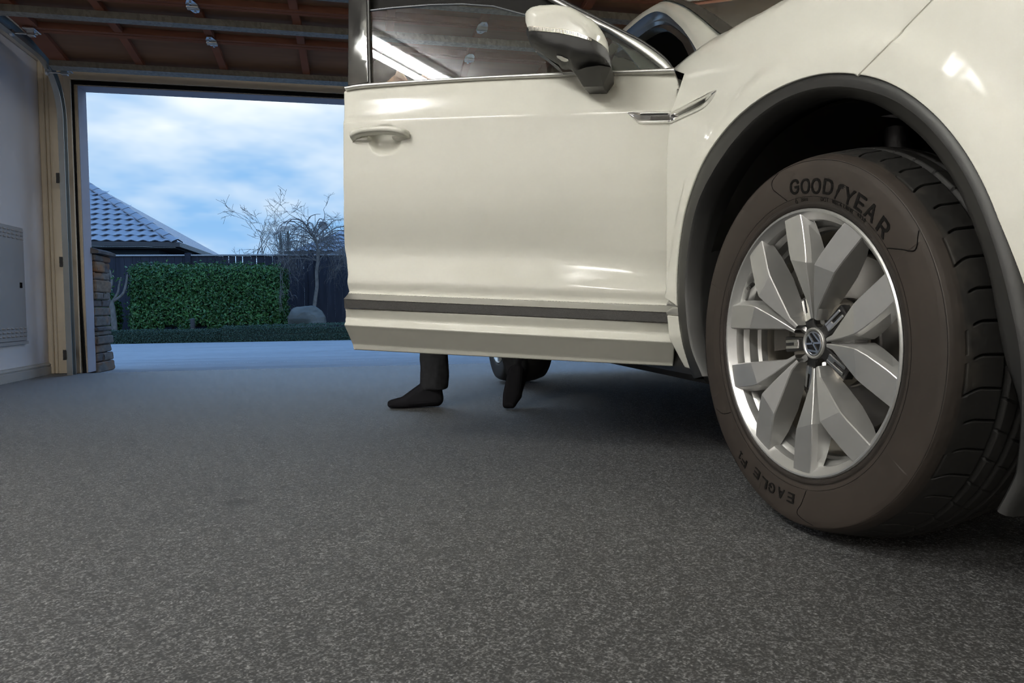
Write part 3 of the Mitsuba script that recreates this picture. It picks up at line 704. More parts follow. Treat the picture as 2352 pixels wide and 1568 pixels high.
LIP_M = [(1618, 854), (1595.7, 810), (1584, 734), (1579, 657), (1583, 600), (1603.6, 478), (1665, 363), (1741, 275.5), (1818, 226), (1875, 208.5), (1933, 203), (1990, 212), (2047, 229), (2105, 265), (2162, 322), (2220, 405), (2258, 490), (2290, 580), (2320, 700), (2345, 800)]
LIP_I = [(1629, 854), (1624, 803), (1613, 772), (1604, 724), (1601, 648), (1605, 600), (1609, 574), (1626.5, 497), (1657, 413), (1703, 344), (1779.6, 275.5), (1856, 235), (1923, 226), (2009, 241), (2086, 291), (2143, 344), (2181, 402), (2220, 478), (2246, 555), (2265, 600), (2280.5, 689), (2294, 765), (2307, 837), (2330, 895), (2350, 939)]
CREASE = [(1548, 560), (1557, 497), (1573, 421), (1600, 356), (1665, 260), (1730, 180), (1818, 119), (1875, 92), (1933, 75), (1990, 70), (2042, 72), (2086, 78), (2143, 99.5), (2200, 134), (2239, 168), (2296, 230), (2352, 306)]
lo_g, lo_r = arc_of(LIP_O, s_side); lm_g, lm_r = arc_of(LIP_M, lambda a, b: s_side(a, b) + .006); li_g, li_r = arc_of(LIP_I, lambda a, b: s_side(a, b) - .022); cr_g, cr_r = arc_of(CREASE, s_side)
lm_r = np.minimum(lm_r, lo_r - .012); li_r = np.minimum(li_r, lm_r - .012)
def s_paint(a, b):
    """The side with its wheel-arch flare."""
    d = np.stack([np.asarray(a) - ARC[0], np.asarray(b) - ARC[1]], -1); th = np.degrees(np.arctan2(d[..., 1], d[..., 0])); th = np.where(th < -100, th + 360, th); r = np.hypot(d[..., 0], d[..., 1])
    rc = np.interp(th, cr_g, cr_r); k = np.clip((th - 5)/20, 0, 1)*np.clip((195 - th)/25, 0, 1)
    return s_side(a, b) + .010*sst(rc + .004, rc - .016, r)*k + .006*np.clip((rc - r)/.1, 0, 1)*k
body_kw = dict(back=-OUT*.03, out=OUT)
def skin(poly, h=.022, zt=None, edge=.0035, s0=0., rr=.05):
    def fn(ab, dist):
        s = s_paint(ab[:, 0], ab[:, 1]) - roll(dist, edge, edge*.8) + s0
        if zt is not None: s -= roll(np.interp(ab[:, 0], zt[:, 0], zt[:, 1]) - ab[:, 1], rr, rr*1.1)
        return SIDE.p3(ab, s)
    return sheet(poly, h, fn, rings=(edge*.35, edge), **body_kw)
# outlines
top_px = [(1574, 157), (1620, 118), (1665, 85), (1740, 45), (1820, 3), (1900, -38), (2000, -88), (2110, -140)]
top = SIDE.trs(top_px, lambda a, b: s_side(a, b) - .060)
top = np.vstack([top, [[.55, top[-1, 1] - .03], [.78, top[-1, 1] - .09], [.92, top[-1, 1] - .17]]]); ztop = top[np.argsort(top[:, 0])]
gap_px = [(1573, 170), (1563.5, 200), (1551, 236), (1542, 255), (1540, 283), (1536, 319), (1533, 380), (1532.5, 500), (1532.5, 620), (1531, 655), (1532, 682)]
s_top = lambda a, b: s_paint(a, b) - roll(np.interp(a, ztop[:, 0], ztop[:, 1]) - b, .05, .055) - .003
gap = SIDE.trs(gap_px, s_top, 25)
bl = SIDE.trs(np.stack([np.linspace(1967, 2142, 18), np.interp(np.linspace(1967, 2142, 18), [1967, 2038, 2142], [176, 105, -2])], -1), s_paint)
bl_top = np.array([bl[-1] + (bl[-1] - bl[-3])*4.])
lo = from_arc(lo_g, lo_r + .002)
th_bl = polar(bl[:1])[0][0]
low_tip = SIDE.trs([(1564, 701)], s_side)[0]; th_low = polar(low_tip[None])[0][0]; th_low = th_low + 360 if th_low < -100 else th_low
arc_f = lo[(lo_g > th_bl) & (lo_g < th_low - 1)]
tf = top[(top[:, 0] < bl_top[0][0] - .02)]
fender = Polygon(np.vstack([tf, bl_top, bl[::-1], arc_f, [low_tip], gap[::-1]]))
scene['car__fender'] = ply(skin(fender, .02, ztop), 'car_paint', 32)
g2 = .0032
arc_b = lo[lo_g < th_bl]
tb = ztop[ztop[:, 0] > bl_top[0][0] + .01]
bumper = Polygon(np.vstack([bl + [g2, .001], bl_top + [g2, 0], tb, [[.93, .24], [.60, .20]], arc_b[arc_b[:, 1] > .2]]))
scene['car__front_bumper'] = ply(skin(bumper, .022, ztop), 'car_paint', 32)
add('car__panel_gap', loft([SIDE.p3(np.vstack([bl, bl_top]) + [-.004, 0], s_paint(*np.vstack([bl, bl_top]).T) - .022), SIDE.p3(np.vstack([bl, bl_top]) + [.010, 0], s_paint(*np.vstack([bl, bl_top]).T) - .022)]), 'well_black')
# hood and nose
hl = ztop
z1 = np.interp(hl[:, 0], ztop[:, 0], ztop[:, 1])
s1 = s_side(hl[:, 0], z1) - .052
rows = []
for k, f in enumerate(np.linspace(0, 1, 15)):
    sc = s1*(1 - f) + (-1.93 - s1)*f; rows.append(car(hl[:, 0], sc, z1 - .003 + .055*math.sin(PI*f)**.7))
add('car__hood', loft(rows), 'car_paint', 60)
nose = []
for f in np.linspace(0, 1, 9):
    s_ = s1[-1]*(1 - f) + (-1.93 - s1[-1])*f; bulge = .05*math.sin(PI*f)
    nose.append([car(.93 + bulge*k, s_, z) for z, k in ((.24, .6), (.45, 1.), (.70, 1.), (z1[-1], .3))])
add('car__nose', loft(nose), 'car_paint', 60)
# arch lip
_ab = from_arc(lo_g, li_r)
msk = ((lo_g > 90) & (_ab[:, 1] > .272)) | ((lo_g <= 90) & (lo_g > -26))
G = lo_g[msk]
def rail_row(rr, so): ab = from_arc(G, rr[msk]); return SIDE.p3(ab, s_side(ab[:, 0], ab[:, 1]) + so)
rows = [rail_row(lo_r + .004, -.02), rail_row(lo_r + .004, .002), rail_row(lo_r + .001, .010), rail_row(lo_r*.6 + lm_r*.4, .013), rail_row(lm_r + .003, .012), rail_row(lm_r - .002, .006), rail_row(lm_r*.4 + li_r*.6, -.010), rail_row(li_r + .002, -.020), rail_row(li_r, -.03), rail_row(li_r + .004, -.07)]
lipm = loft(rows)
add('car__arch_lip', lipm, 'car_cladding', 38, label='dark grey plastic wheel arch lip')
# wheel well
rows = []
gw = np.arange(-14, 196, 5.)
for s_ in (-.02, -.08, -.16, -.25, -.36):
    t = np.radians(gw); r_w = .452 + .012*np.sin(np.radians(gw*5)) * (s_ < -.05) - (.03 if s_ < -.2 else 0)
    rows.append(car(ARC[0] + r_w*np.cos(t), np.full(len(t), s_), .37 + r_w*np.sin(t)*.98))
add('car__wheel_well', loft(rows), 'well_black', 30)
c_ = car(ARC[0], -.37, .37); add('car__wheel_well', trimesh.convex.convex_hull(np.vstack([car(ARC[0] + .45*np.cos(t), s_, .37 + .44*np.sin(t)) for s_ in (-.36, -.38) for t in np.linspace(-.24, PI + .24, 24)])), 'well_black')
rib = [tube(car(ARC[0] + (.436 - .01*k)*np.cos(np.radians([a, a])), [-.05, -.30], .37 + (.428 - .01*k)*np.sin(np.radians([a, a]))), .012, 6) for k, a in enumerate((168, 178, 189, 200))]
add('car__wheel_well_rib', cat(rib), 'well_black', 40)
spr = [(-.02 + .055*math.cos(t), -.24 + .055*math.sin(t), .50 + .05*t/PI) for t in np.linspace(0, 8*PI, 90)]
add('car__spring', tube([car(*q) for q in spr], .008, 6), 'mirror_black', 40)
add('car__damper', tube([car(.03, -.22, .3), car(-.02, -.24, .55), car(-.03, -.245, .82)], (.03, .028, .03), 12), 'mirror_black', 40)
# lower trim between door and arch
lp = SIDE.trs([(1534, 723), (1566, 725), (1568, 740), (1574.5, 780), (1596.6, 853.5), (1566, 844), (1539, 775), (1536, 745)], s_side)
fold_z = SIDE.trs([(1540, 776)], s_side)[0][1]
def fn(ab, d): return SIDE.p3(ab, s_side(ab[:, 0], ab[:, 1]) + .004 - roll(d, .005) - .30*np.clip(fold_z - ab[:, 1], 0, 1)*.5)
add('car__lower_trim', sheet(Polygon(lp), .012, fn, rings=(.002, .005), **body_kw), 'car_paint', 30)
lp = SIDE.trs([(1533, 714), (1549, 702.5), (1565, 704), (1566, 725), (1534, 723)], s_side)
add('car__trim_end', sheet(Polygon(lp), .012, lambda ab, d: SIDE.p3(ab, s_side(ab[:, 0], ab[:, 1]) + .006 - roll(d, .006)), rings=(.002, .006), **body_kw), 'satin_chrome', 30, label='satin grey end of the trim strip')
lp = SIDE.trs([(1530, 702), (1534, 690), (1564, 703), (1549, 703)], s_side)
add('car__trim_end', sheet(Polygon(lp), .012, lambda ab, d: SIDE.p3(ab, s_side(ab[:, 0], ab[:, 1]) + .002 - roll(d, .004)), rings=(.004,), **body_kw), 'satin_chrome', 30)
# chrome fin on the fender
def fin(top_, bot_, plane, sfun, key, lbl, dark):
    n = 60; t = np.linspace(0, 1, n)
    def rs(P): P = cr(np.asarray(P), 10); L = np.r_[0, np.cumsum(np.hypot(*np.diff(P, axis=0).T))]; return np.stack([np.interp(t*L[-1], L, P[:, k]) for k in (0, 1)], -1)
    A, B = rs(plane.trs(top_, sfun)), rs(plane.trs(bot_, sfun))
    def row(f, o): q = A*(1 - f) + B*f; wd = np.clip(np.hypot(*(A - B).T)/.018, .15, 1); return plane.p3(q, sfun(q[:, 0], q[:, 1]) + o*wd)
    prof_ = [(0, -.006), (.02, .004), (.10, .0085), (.17, .0088), (.24, .0060), (.30, .0042), (.62, .0026), (.70, .0052), (.76, .0078), (.90, .0085), (.97, .004), (1, -.006)]
    add(key, loft([row(f, o) for f, o in prof_]), 'chrome', 22, lbl)
    a, b = dark
    add(key, loft([row(f, o)[int(a*n):int(b*n)] for f, o in ((.40, .0042), (.52, .0038), (.63, .0034))]), 'chrome_dark', 22, 'dark recess of the chrome fin')
fin([(1542, 258.5), (1570, 244.5), (1600, 229), (1625, 217), (1645.5, 207)], [(1540.5, 284), (1560, 275.5), (1580, 266), (1600, 257), (1613.5, 249.7), (1624.5, 241), (1636.7, 226.5), (1646.5, 209)], SIDE, s_paint, 'car__fender_fin', 'chrome fin on the fender', (.02, .80))
# ---- body behind the open door, roof, pillars, cabin
def arcs(px, s): return [car(*(SIDE.tr([q], o)[0][0], o, SIDE.tr([q], o)[0][1])) for q, o in zip(px, s)]
n_ = 40
def curve3(px, s):
    P = np.array([SIDE.p3(SIDE.tr([q], o), o)[0] for q, o in zip(px, s)]); return cr(P, 8)
def resamp(P, n=n_):
    t = np.r_[0, np.cumsum(np.linalg.norm(np.diff(P, axis=0), axis=1))]; u = np.linspace(0, t[-1], n); return np.stack([np.interp(u, t, P[:, k]) for k in range(3)], -1)
c1 = curve3([(1680, 96), (1658, 82), (1639, 67), (1610, 42), (1582, 21), (1559, 9), (1534, 1.5), (1520, 3), (1507, 11.5), (1490, 23), (1467, 40), (1434, 70), (1405, 98)],
            [-.10, -.14, -.17, -.22, -.28, -.32, -.36, -.375, -.385, -.39, -.39, -.39, -.39])
c2 = curve3([(1604, 138), (1602, 120.5), (1593, 103), (1582, 86), (1564.5, 63), (1549, 48), (1534, 35), (1522, 29), (1509, 26), (1495.7, 29), (1476.5, 40), (1448, 63), (1425, 84)],
            [-.06, -.09, -.12, -.15, -.20, -.24, -.28, -.31, -.325, -.33, -.33, -.33, -.33])
c3 = curve3([(1603, 146), (1600, 127), (1583.7, 90), (1573, 82), (1562.6, 73), (1543.5, 61), (1534, 58), (1524, 56.4), (1507, 59), (1486, 71), (1463, 88), (1440, 106), (1418, 122)],
            [-.09, -.12, -.17, -.19, -.21, -.26, -.29, -.32, -.345, -.35, -.35, -.35, -.35])
c4 = curve3([(1601, 150), (1597, 140), (1578, 108), (1568, 97), (1556, 86), (1538, 76), (1529, 73), (1519, 72), (1503, 76), (1483, 87), (1462, 102), (1440, 118), (1420, 132)],
            [-.12, -.16, -.21, -.23, -.25, -.30, -.33, -.36, -.385, -.39, -.39, -.39, -.39])
R1, R2, R3, R4 = map(resamp, (c1, c2, c3, c4))
Ri = R1 - OUT*.12 - UP*.05
mid12 = (R1 + R2)/2 + OUT*.012 + UP*.006
add('car__a_pillar', loft([Ri, R1, R1*.75 + R2*.25 + OUT*.008 + UP*.005, mid12, R1*.25 + R2*.75 + OUT*.008, R2]), 'car_paint', 50)
m23 = (R2 + R3)/2 - OUT*.014
add('car__door_aperture', loft([R2, R2*.8 + R3*.2 - OUT*.012, m23, R2*.3 + R3*.7 + OUT*.004, R3]), 'aperture_paint', 50, label='glossy painted door frame edge')
add('car__door_seal', loft([R3, (R3 + R4)/2 + OUT*.02, R4, R4 - OUT*.1]), 'mirror_black', 50, label='black rubber door seal')
blk = loft([R4 - OUT*.02, R4 - OUT*.45 - UP*.12])
add('car__pillar_trim', blk, 'cabin_black')
# windscreen
ws_l = resamp(c1[8:50], 14)
rows = []
for f in np.linspace(0, 1, 13):
    q = ws_l.copy(); sl = (q - HUB) @ OUT; s2 = sl*(1 - f) + (-1.92 - sl)*f; q = q + np.outer(s2 - sl, OUT) - BACK*.16*math.sin(PI*f); rows.append(q)
add('car__windscreen', loft(rows), 'window_glass', True)
fr_ = [r for r in (rows[0] + OUT*-.001 + UP*.004, rows[0]*.5 + rows[1]*.5 + UP*.004)]
add('car__windscreen_edge', loft([rows[0] + UP*.003, rows[0]*.62 + rows[1]*.38 + UP*.003]), 'mirror_black', 50, label='dark band at the edge of the windscreen')
topw = np.array([r[-1] for r in rows]); topw2 = topw + BACK*.05 + UP*.012
add('car__roof_front_edge', loft([topw - BACK*.012, topw + UP*.014, topw2]), 'satin_chrome', 50)
# roof
rr_ = resamp(c1[52:], 10); far = rr_[-1] + BACK*1.75 - UP*.06 - OUT*.05
ed = np.vstack([rr_, far[None]]); rows = []
for f in np.linspace(0, 1, 9):
    sl = (ed - HUB) @ OUT; s2 = sl*(1 - f) + (-1.92 - sl)*f; rows.append(ed + np.outer(s2 - sl, OUT) + UP*.05*math.sin(PI*f)**.6)
add('car__roof', loft(rows), 'car_paint', 60)
# rear body side (behind the open door), rear arch cut out, far side, tail, sills, floor
def rear_side(sgn):
    P = Polygon([(-.46 if sgn < 0 else -1.62, .30), (-2.42, .30), *[(-2.9 + .46*math.cos(t), .372 + .46*math.sin(t)) for t in np.linspace(.15, PI - .15, 16)], (-3.38, .34), (-3.74, .42), (-3.80, .75), (-3.72, 1.06), (-2.4, 1.08), (-1.62, 1.05), *([(-.46, 1.0)] if sgn < 0 else [])])
    s0 = -.01 if sgn > 0 else -1.91
    return sheet(P, .07, lambda ab, d: SIDE.p3(ab, s0 + sgn*(.02*np.sin(np.clip((ab[:, 1] - .3)/.75, 0, 1)*PI) - .25*np.clip(-ab[:, 0] - 3.45, 0, 1)) - sgn*roll(d, .02, .01)), back=-OUT*sgn*.04, out=OUT*sgn)
add('car__body_side', rear_side(1), 'car_paint', 40); add('car__body_side', rear_side(-1), 'car_paint', 40)
for sgn, s0, s1_ in ((1, -.02, -.37), (-1, -1.91, -1.55)):
    add('car__rear_glass', loft([[car(-1.72, s0, 1.05), car(-3.5, s0, 1.08)], [car(-2.0, s1_, 1.58), car(-3.15, s1_, 1.55)]]), 'window_glass')
    add('car__b_pillar', loft([[car(-1.58, s0, 1.05), car(-1.74, s0, 1.05)], [car(-1.92, s1_, 1.62), car(-2.02, s1_, 1.62)]]), 'gloss_black')
    add('car__d_pillar', loft([[car(-3.3, s0, 1.08), car(-3.72, s0, 1.06)], [car(-3.05, s1_, 1.58), car(-3.45, s1_, 1.55)]]), 'car_paint')
add('car__tailgate', loft([[car(-3.80, s, .45), car(-3.84, s, .8), car(-3.74, s, 1.08), car(-3.42, np.clip(s, -1.62, -.30), 1.58)] for s in np.linspace(-.16, -1.76, 9)]), 'car_paint', 40)
add('car__sill', bevel(0, 1, 0, 1, 0, 1, .05), 'car_cladding') if False else None
def cbox(p0, p1, s0, s1, z0, z1, r=.01):
    m = bevel(p0, p1, s0, s1, z0, z1, r); v = np.array(m.vertices); m.vertices = car(v[:, 0], v[:, 1], v[:, 2]); m.fix_normals(); return m
add('car__sill', cbox(-2.45, -.43, -.20, -.03, .245, .37, .02), 'mirror_black', 30)
add('car__underbody', cat([cbox(-2.4, -.45, -1.75, -.18, .225, .30), cbox(-.45, .45, -1.60, -.38, .24, .42), cbox(.42, .86, -1.55, -.30, .215, .5), cbox(-3.4, -2.4, -1.6, -.36, .27, .42), cbox(-3.75, -3.35, -1.75, -.22, .33, .5)]), 'well_black')
add('car__firewall', cbox(-.50, -.44, -1.85, -.10, .3, 1.02), 'cabin_black')
add('car__dashboard', trimesh.convex.convex_hull(np.vstack([car(p, s, z) for p, z in ((-.5, .98), (-.52, 1.06), (-.80, 1.07), (-1.02, .98), (-1.02, .84), (-.86, .70)) for s in (-.16, -1.78)]).reshape(-1, 3)), 'cabin_leather', 30)
add('car__door_pillar_inner', cbox(-.56, -.46, -.16, -.05, .30, 1.06, .02), 'mirror_black')
sw = []
cw = np.array([-1.13, -.50, .93]); t = np.linspace(0, 2*PI, 41)
sw.append(tube(car(cw[0] + .185*np.sin(t)*.38*-1, cw[1] + .185*np.cos(t), cw[2] + .185*np.sin(t)*.92), .016, 10, False))
for a in (0, PI, -PI/2): sw.append(tube([car(*cw), car(cw[0] - .18*math.sin(a)*.38, cw[1] + .18*math.cos(a), cw[2] + .18*math.sin(a)*.92)], .014, 6))
sw.append(tube([car(cw[0] - .02, cw[1], cw[2]), car(cw[0] + .22, cw[1], cw[2] - .08)], (.07, .04), 14))
add('car__steering_wheel', cat(sw), 'cabin_leather', 50)
for s_ in (-.52, -1.42):
    add('car__seat', cat([cbox(-2.0, -1.45, s_ - .25, s_ + .25, .42, .60, .05), trimesh.convex.convex_hull(np.vstack([car(p, s_ + d, z) for p, z in ((-1.92, .55), (-2.06, .55), (-2.28, 1.22), (-2.38, 1.2)) for d in (-.23, .23)]).reshape(-1, 3)), cbox(-2.44, -2.34, s_ - .13, s_ + .13, 1.26, 1.46, .04)]), 'cabin_leather', 30)
add('car__rear_seat', cat([cbox(-2.95, -2.5, -1.7, -.25, .45, .62, .05), cbox(-3.15, -2.95, -1.7, -.25, .6, 1.2, .05)]), 'cabin_leather', 30)

# ---- the open front door
AO = math.radians(60); dt = BACK*math.cos(AO) + OUT*math.sin(AO)
z_h = SIDE.tr([(1545, 840)], 0.)[0]; P0 = car(z_h[0], 0., 0.)
DOOR = Pl(P0, -dt, UP)                                  # a: from the rear edge (negative) to the hinge (0), b up, n outwards
RISE = .047
prof_w = np.array([(.24, -.066), (.287, -.048), (.342, -.004), (.349, .003), (.3525, .000), (.366, -.014), (.372, -.0145), (.396, -.003), (.4015, -.001), (.43, -.001), (.4445, -.015), (.452, -.0340), (.458, -.0340), (.474, -.0275), (.482, -.0250), (.490, -.0255), (.556, -.0420), (.572, -.0440), (.595, -.0415), (.62, -.0345), (.66, -.0230), (.70, -.0135), (.74, -.0070), (.80, -.0015), (.88, .0018), (.93, .0034), (.955, .0052), (.968, .0060), (.980, .001), (1.0, -.004), (1.04, -.012), (1.064, -.019), (1.08, -.026)])
_pw = np.linspace(.24, 1.08, 1200); _pn = gaussian_filter1d(np.interp(_pw, prof_w[:, 0], prof_w[:, 1]), 3.2, mode='nearest')
def n_door(a, b):
    a = np.asarray(a); w = np.asarray(b) + RISE*a
    lowd = np.clip((a + .42)/.42, 0, 1)**2*.040                              # the lower swell runs out towards the hinge
    k = np.clip((w - .478)/.03, 0, 1)*np.clip((.70 - w)/.1, 0, 1)
    n = np.interp(w + lowd*k, _pw, _pn)
    return n - .004*np.clip((a + .12)/.12, 0, 1) + .006*np.sin(np.clip(-a/.97, 0, 1)*PI) - .006
def D(px, it=8): return DOOR.trs(px, n_door)
skin_px_l = [(793, 206.6), (788.5, 211), (789, 240), (788, 277), (786.5, 292), (787, 360), (788, 460), (789.5, 565), (791, 577), (796, 615), (797.5, 630), (796.5, 653), (798.5, 663)]
low_l = [(793, 694), (793, 715), (792, 733), (793, 738), (812, 803)]
L1 = D(skin_px_l); L2 = D(low_l)
belt = D([(793, 206.6), (846, 198.5), (1091, 183), (1321, 173.5), (1411, 170), (1551, 166)])
hook = D([(1551, 166.5), (1557, 181), (1564, 205)])
aF = .012
sk_bot = [(x, .4470 - RISE*x) for x in np.linspace(-.02, L1[-1, 0] + .004, 20)]
door_skin = Polygon(np.vstack([belt, hook, [[aF, hook[-1, 1]], [aF, .447]], sk_bot, L1[::-1]]))
# recess behind the handle
hc = D([(884, 322)])[0]; hr = np.array([.052, .040])
def door_fn(ab, d):
    n = n_door(ab[:, 0], ab[:, 1]) - roll(d, .006, .006)
    q = (((ab - hc - [.0, .0])/hr)**2).sum(1); n -= .024*np.clip(1 - q**1.4, 0, 1)**.6
    return DOOR.p3(ab, n)
def dsheet(px_or_poly, h, extra, key, m_, label=None, edge=.004, smooth=30, th=.02):
    P = px_or_poly if isinstance(px_or_poly, Polygon) else Polygon(px_or_poly)
    add(key, sheet(P, h, lambda ab, d: DOOR.p3(ab, n_door(ab[:, 0], ab[:, 1]) + extra - roll(d, edge)), back=-DOOR.n*th, out=DOOR.n, rings=(edge*.4, edge)), m_, smooth, label)
def fine_rows(P, h):       # extra points where the profile bends
    return P
scene['car__front_door__skin'] = ply(sheet(door_skin, .0078, door_fn, back=-DOOR.n*.035, out=DOOR.n, rings=(.0025, .006)), 'car_paint', 34)
lo_top = [(x, .4005 - RISE*x) for x in np.linspace(L2[0, 0], aF - .002, 24)]
lo_bot = D([(812, 803), (1545.7, 841)]); lo_r_ = D([(1549.5, 790)])[0]
wl = np.array([[q[0], q[1] + RISE*q[0]] for q in L2]); wl = wl[np.argsort(wl[:, 1])]
wb0, wb1 = lo_bot[0, 1] + RISE*lo_bot[0, 0], lo_bot[1, 1] + RISE*lo_bot[1, 0]
rows = []
for f in np.r_[np.linspace(0, 1, 64)]:
    t = np.r_[0, .0015, .004, np.linspace(.012, .988, 50), .996, .9985, 1]
    w_ = .4005*(1 - f) + (wb0*(1 - t) + wb1*t)*f; x0_ = np.interp(w_[0], wl[:, 1], wl[:, 0]); x1_ = np.interp(f, [0, .30, .45, 1], [aF - .002, aF - .002, lo_r_[0], lo_bot[1, 0]])
    x = x0_*(1 - t) + x1_*t; q = np.stack([x, w_ - RISE*x], -1); e_ = np.minimum(np.minimum(t, 1 - t)*1.0, np.minimum(f, 1 - f)*.11)
    rows.append(DOOR.p3(q, n_door(q[:, 0], q[:, 1]) - roll(e_, .003)))
bk_ = lambda r: r - DOOR.n*.03
ls = cat([loft(rows), loft([rows[0], bk_(rows[0])]), loft([rows[-1], bk_(rows[-1])]), loft([np.array([r[0] for r in rows]), bk_(np.array([r[0] for r in rows]))]), loft([np.array([r[-1] for r in rows]), bk_(np.array([r[-1] for r in rows]))])])
scene['car__front_door__lower_skin'] = ply(ls, 'car_paint', 24)
def band(w0, w1, x0, x1, n0, n1, key, m_, lbl, nb=3):
    xs = np.linspace(x0, x1, 30); rows = []
    for f in np.linspace(0, 1, nb):
        w = w0*(1 - f) + w1*f; rows.append(DOOR.p3(np.stack([xs, w - RISE*xs], -1), n0*(1 - f) + n1*f))
    m = loft([DOOR.p3(np.stack([xs, w0 - RISE*xs], -1), -.03), *rows, DOOR.p3(np.stack([xs, w1 - RISE*xs], -1), -.03)]); add(key, m, m_, 25, lbl)
xl, xr = L2[0, 0] + .001, .008
band(.4015, .4285, xl, xr, .000, .002, 'car__front_door__side_strip', 'strip_plastic', 'dark textured rubbing strip')
band(.4290, .4465, xl, xr - .004, .0045, -.026, 'car__front_door__strip_chrome', 'satin_chrome', 'bright metal strip above the dark strip', 4)
# inner shell of the door
inner = Polygon([(xl + .012, .31 - RISE*xl), (-.02, .30), (-.01, 1.03), (belt[0, 0] + .012, belt[0, 1] - .02)])
m = trimesh.creation.extrude_polygon(inner, .075, engine='earcut'); v = np.array(m.vertices); m.vertices = DOOR.p3(v[:, :2], -.082 - v[:, 2]); m.fix_normals()
add('car__front_door__inner_panel', m, 'cabin_black', 20)
# belt moulding and window frame: leaning slightly inwards
LEAN = math.radians(7.5)
bo = DOOR.p3(belt[:1]*0 + [0, 1.068], -.016)[0]
GL = Pl(bo, -dt - UP*(-RISE)*0 , UP*math.cos(LEAN) - DOOR.n*math.sin(LEAN))
def gsheet(px, off, h, key, m_, label=None, edge=0., th=.01, smooth=30):
    P = Polygon(GL.tr(px, off)); k = (edge*.4, edge) if edge else ()
    add(key, sheet(P, h, lambda ab, d: GL.p3(ab, off - (roll(d, edge) if edge else 0)), back=-GL.n*th if th else None, out=GL.n, rings=k), m_, smooth, label)
def ribbon_px(top_, bot_, off, bul, key, m_, label=None, n=70, plane=None, bk=-.012):
    plane = plane or GL; rs = lambda P: np.stack([np.interp(np.linspace(0, 1, n), np.r_[0, np.cumsum(np.hypot(*np.diff(P, axis=0).T))]/np.hypot(*np.diff(P, axis=0).T).sum(), P[:, k]) for k in (0, 1)], -1)
    A, B = rs(cr(plane.tr(top_, off), 6)), rs(cr(plane.tr(bot_, off), 6))
    rows = [plane.p3(A, off + bk)] + [plane.p3(A*(1 - f) + B*f, off + bul*h) for f, h in ((0, 0), (.12, .6), (.3, .95), (.6, 1.), (.85, .6), (1, 0))] + [plane.p3(B, off + bk)]
    add(key, loft(rows), m_, 40, label)
ribbon_px([(792, 199), (846.5, 191), (1091, 176), (1313, 164.6), (1413, 161.8), (1531, 157), (1547, 155.5)], [(792.5, 206), (846, 198.5), (1091, 182.5), (1321, 172.5), (1411, 169), (1530, 165), (1550, 164.5)], .006, .003, 'car__front_door__belt_moulding', 'satin_chrome', 'bright belt moulding under the window')
0 and gsheet([(793, 199), (846.5, 191), (1091, 176), (1313, 164.6), (1413, 161.8), (1531, 157), (1546, 155.5), (1552, 166), (1411, 170.5), (1321, 174.5), (1091, 184), (846, 199.5), (793, 207.5)], .006, .02, 'car__front_door__belt_moulding', 'satin_chrome', 'bright belt moulding under the window', .004)
glass_px = [(842.5, 23), (901, 16), (991, 9), (1062, 7.5), (1133.6, 12.5), (1212, 32), (1290, 62), (1370, 98), (1450, 128), (1525, 158), (1413, 166), (1313, 169), (1091, 180), (847, 196)]
gsheet([(842.5, 23), (901, 16), (991, 9), (1062, 7.5), (1133.6, 12.5), (1212, 32), (1300, 40), (1372, 56), (1450, 108), (1524, 158), (1413, 168), (1313, 171), (1091, 182), (850, 198)], -.008, .05, 'car__front_door__window', 'window_glass', 'tinted glass, partly lowered', 0, 0, True)
gsheet([(842.5, 23), (901, 16), (991, 9), (1062, 7.5), (1133.6, 12.5), (1212, 34), (1212, 36.5), (1133.6, 15), (1062, 10), (991, 11.5), (901, 18.5), (842.5, 25.5)], -.004, .02, 'car__front_door__glass_edge', 'aperture_paint', None, 0, .006)
gsheet([(800, -70), (797.5, 198), (846.5, 190), (845, 100), (842, -70)], .004, .03, 'car__front_door__pillar_cover', 'pillar_black', 'gloss black pillar cover', .004)
gsheet([(842, -70), (845, 100), (847, 192), (851.5, 192), (848.5, 100), (846.5, -70)], .002, .03, 'car__front_door__window_channel', 'mirror_black', None, .001)
gsheet([(842, -75), (842, 20), (848, 20), (858, 21), (870, 20), (901, 17), (991, 10), (1062, 9), (1134, 14), (1212, 34), (1255, 44), (1330, 58), (1400, 88), (1460, 121), (1513, 154), (1520, 157), (1530, 158), (1458, 106), (1400, 66), (1310, 20), (1200, -40), (1060, -75)], -.03, .03, 'car__front_door__window_frame', 'cabin_black', 'black inner window frame', 0, .004)
ribbon_px([(1165, -70), (1290, 4), (1362, 41), (1434, 77), (1476.5, 99), (1524, 133), (1546, 157)], [(1130, -75), (1262, -1), (1361, 53), (1400, 72), (1467, 115), (1500, 139), (1524, 158)], .004, .004, 'car__front_door__frame_chrome', 'satin_chrome', 'bright trim along the sloping window frame')
ribbon_px([(1172, -74), (1290, -4), (1362, 33), (1436, 71), (1479, 94), (1527, 130), (1551, 161)], [(1165, -69), (1290, 5), (1362, 42), (1434, 78), (1476.5, 100), (1523, 134), (1545, 158)], .004, .003, 'car__front_door__frame_seal', 'mirror_black', 'black seal along the sloping frame')
gsheet([(1390, 70), (1470, 120), (1521, 157), (1470, 159), (1440, 120)], -.03, .02, 'car__front_door__quarter_panel', 'mirror_black', None, 0)
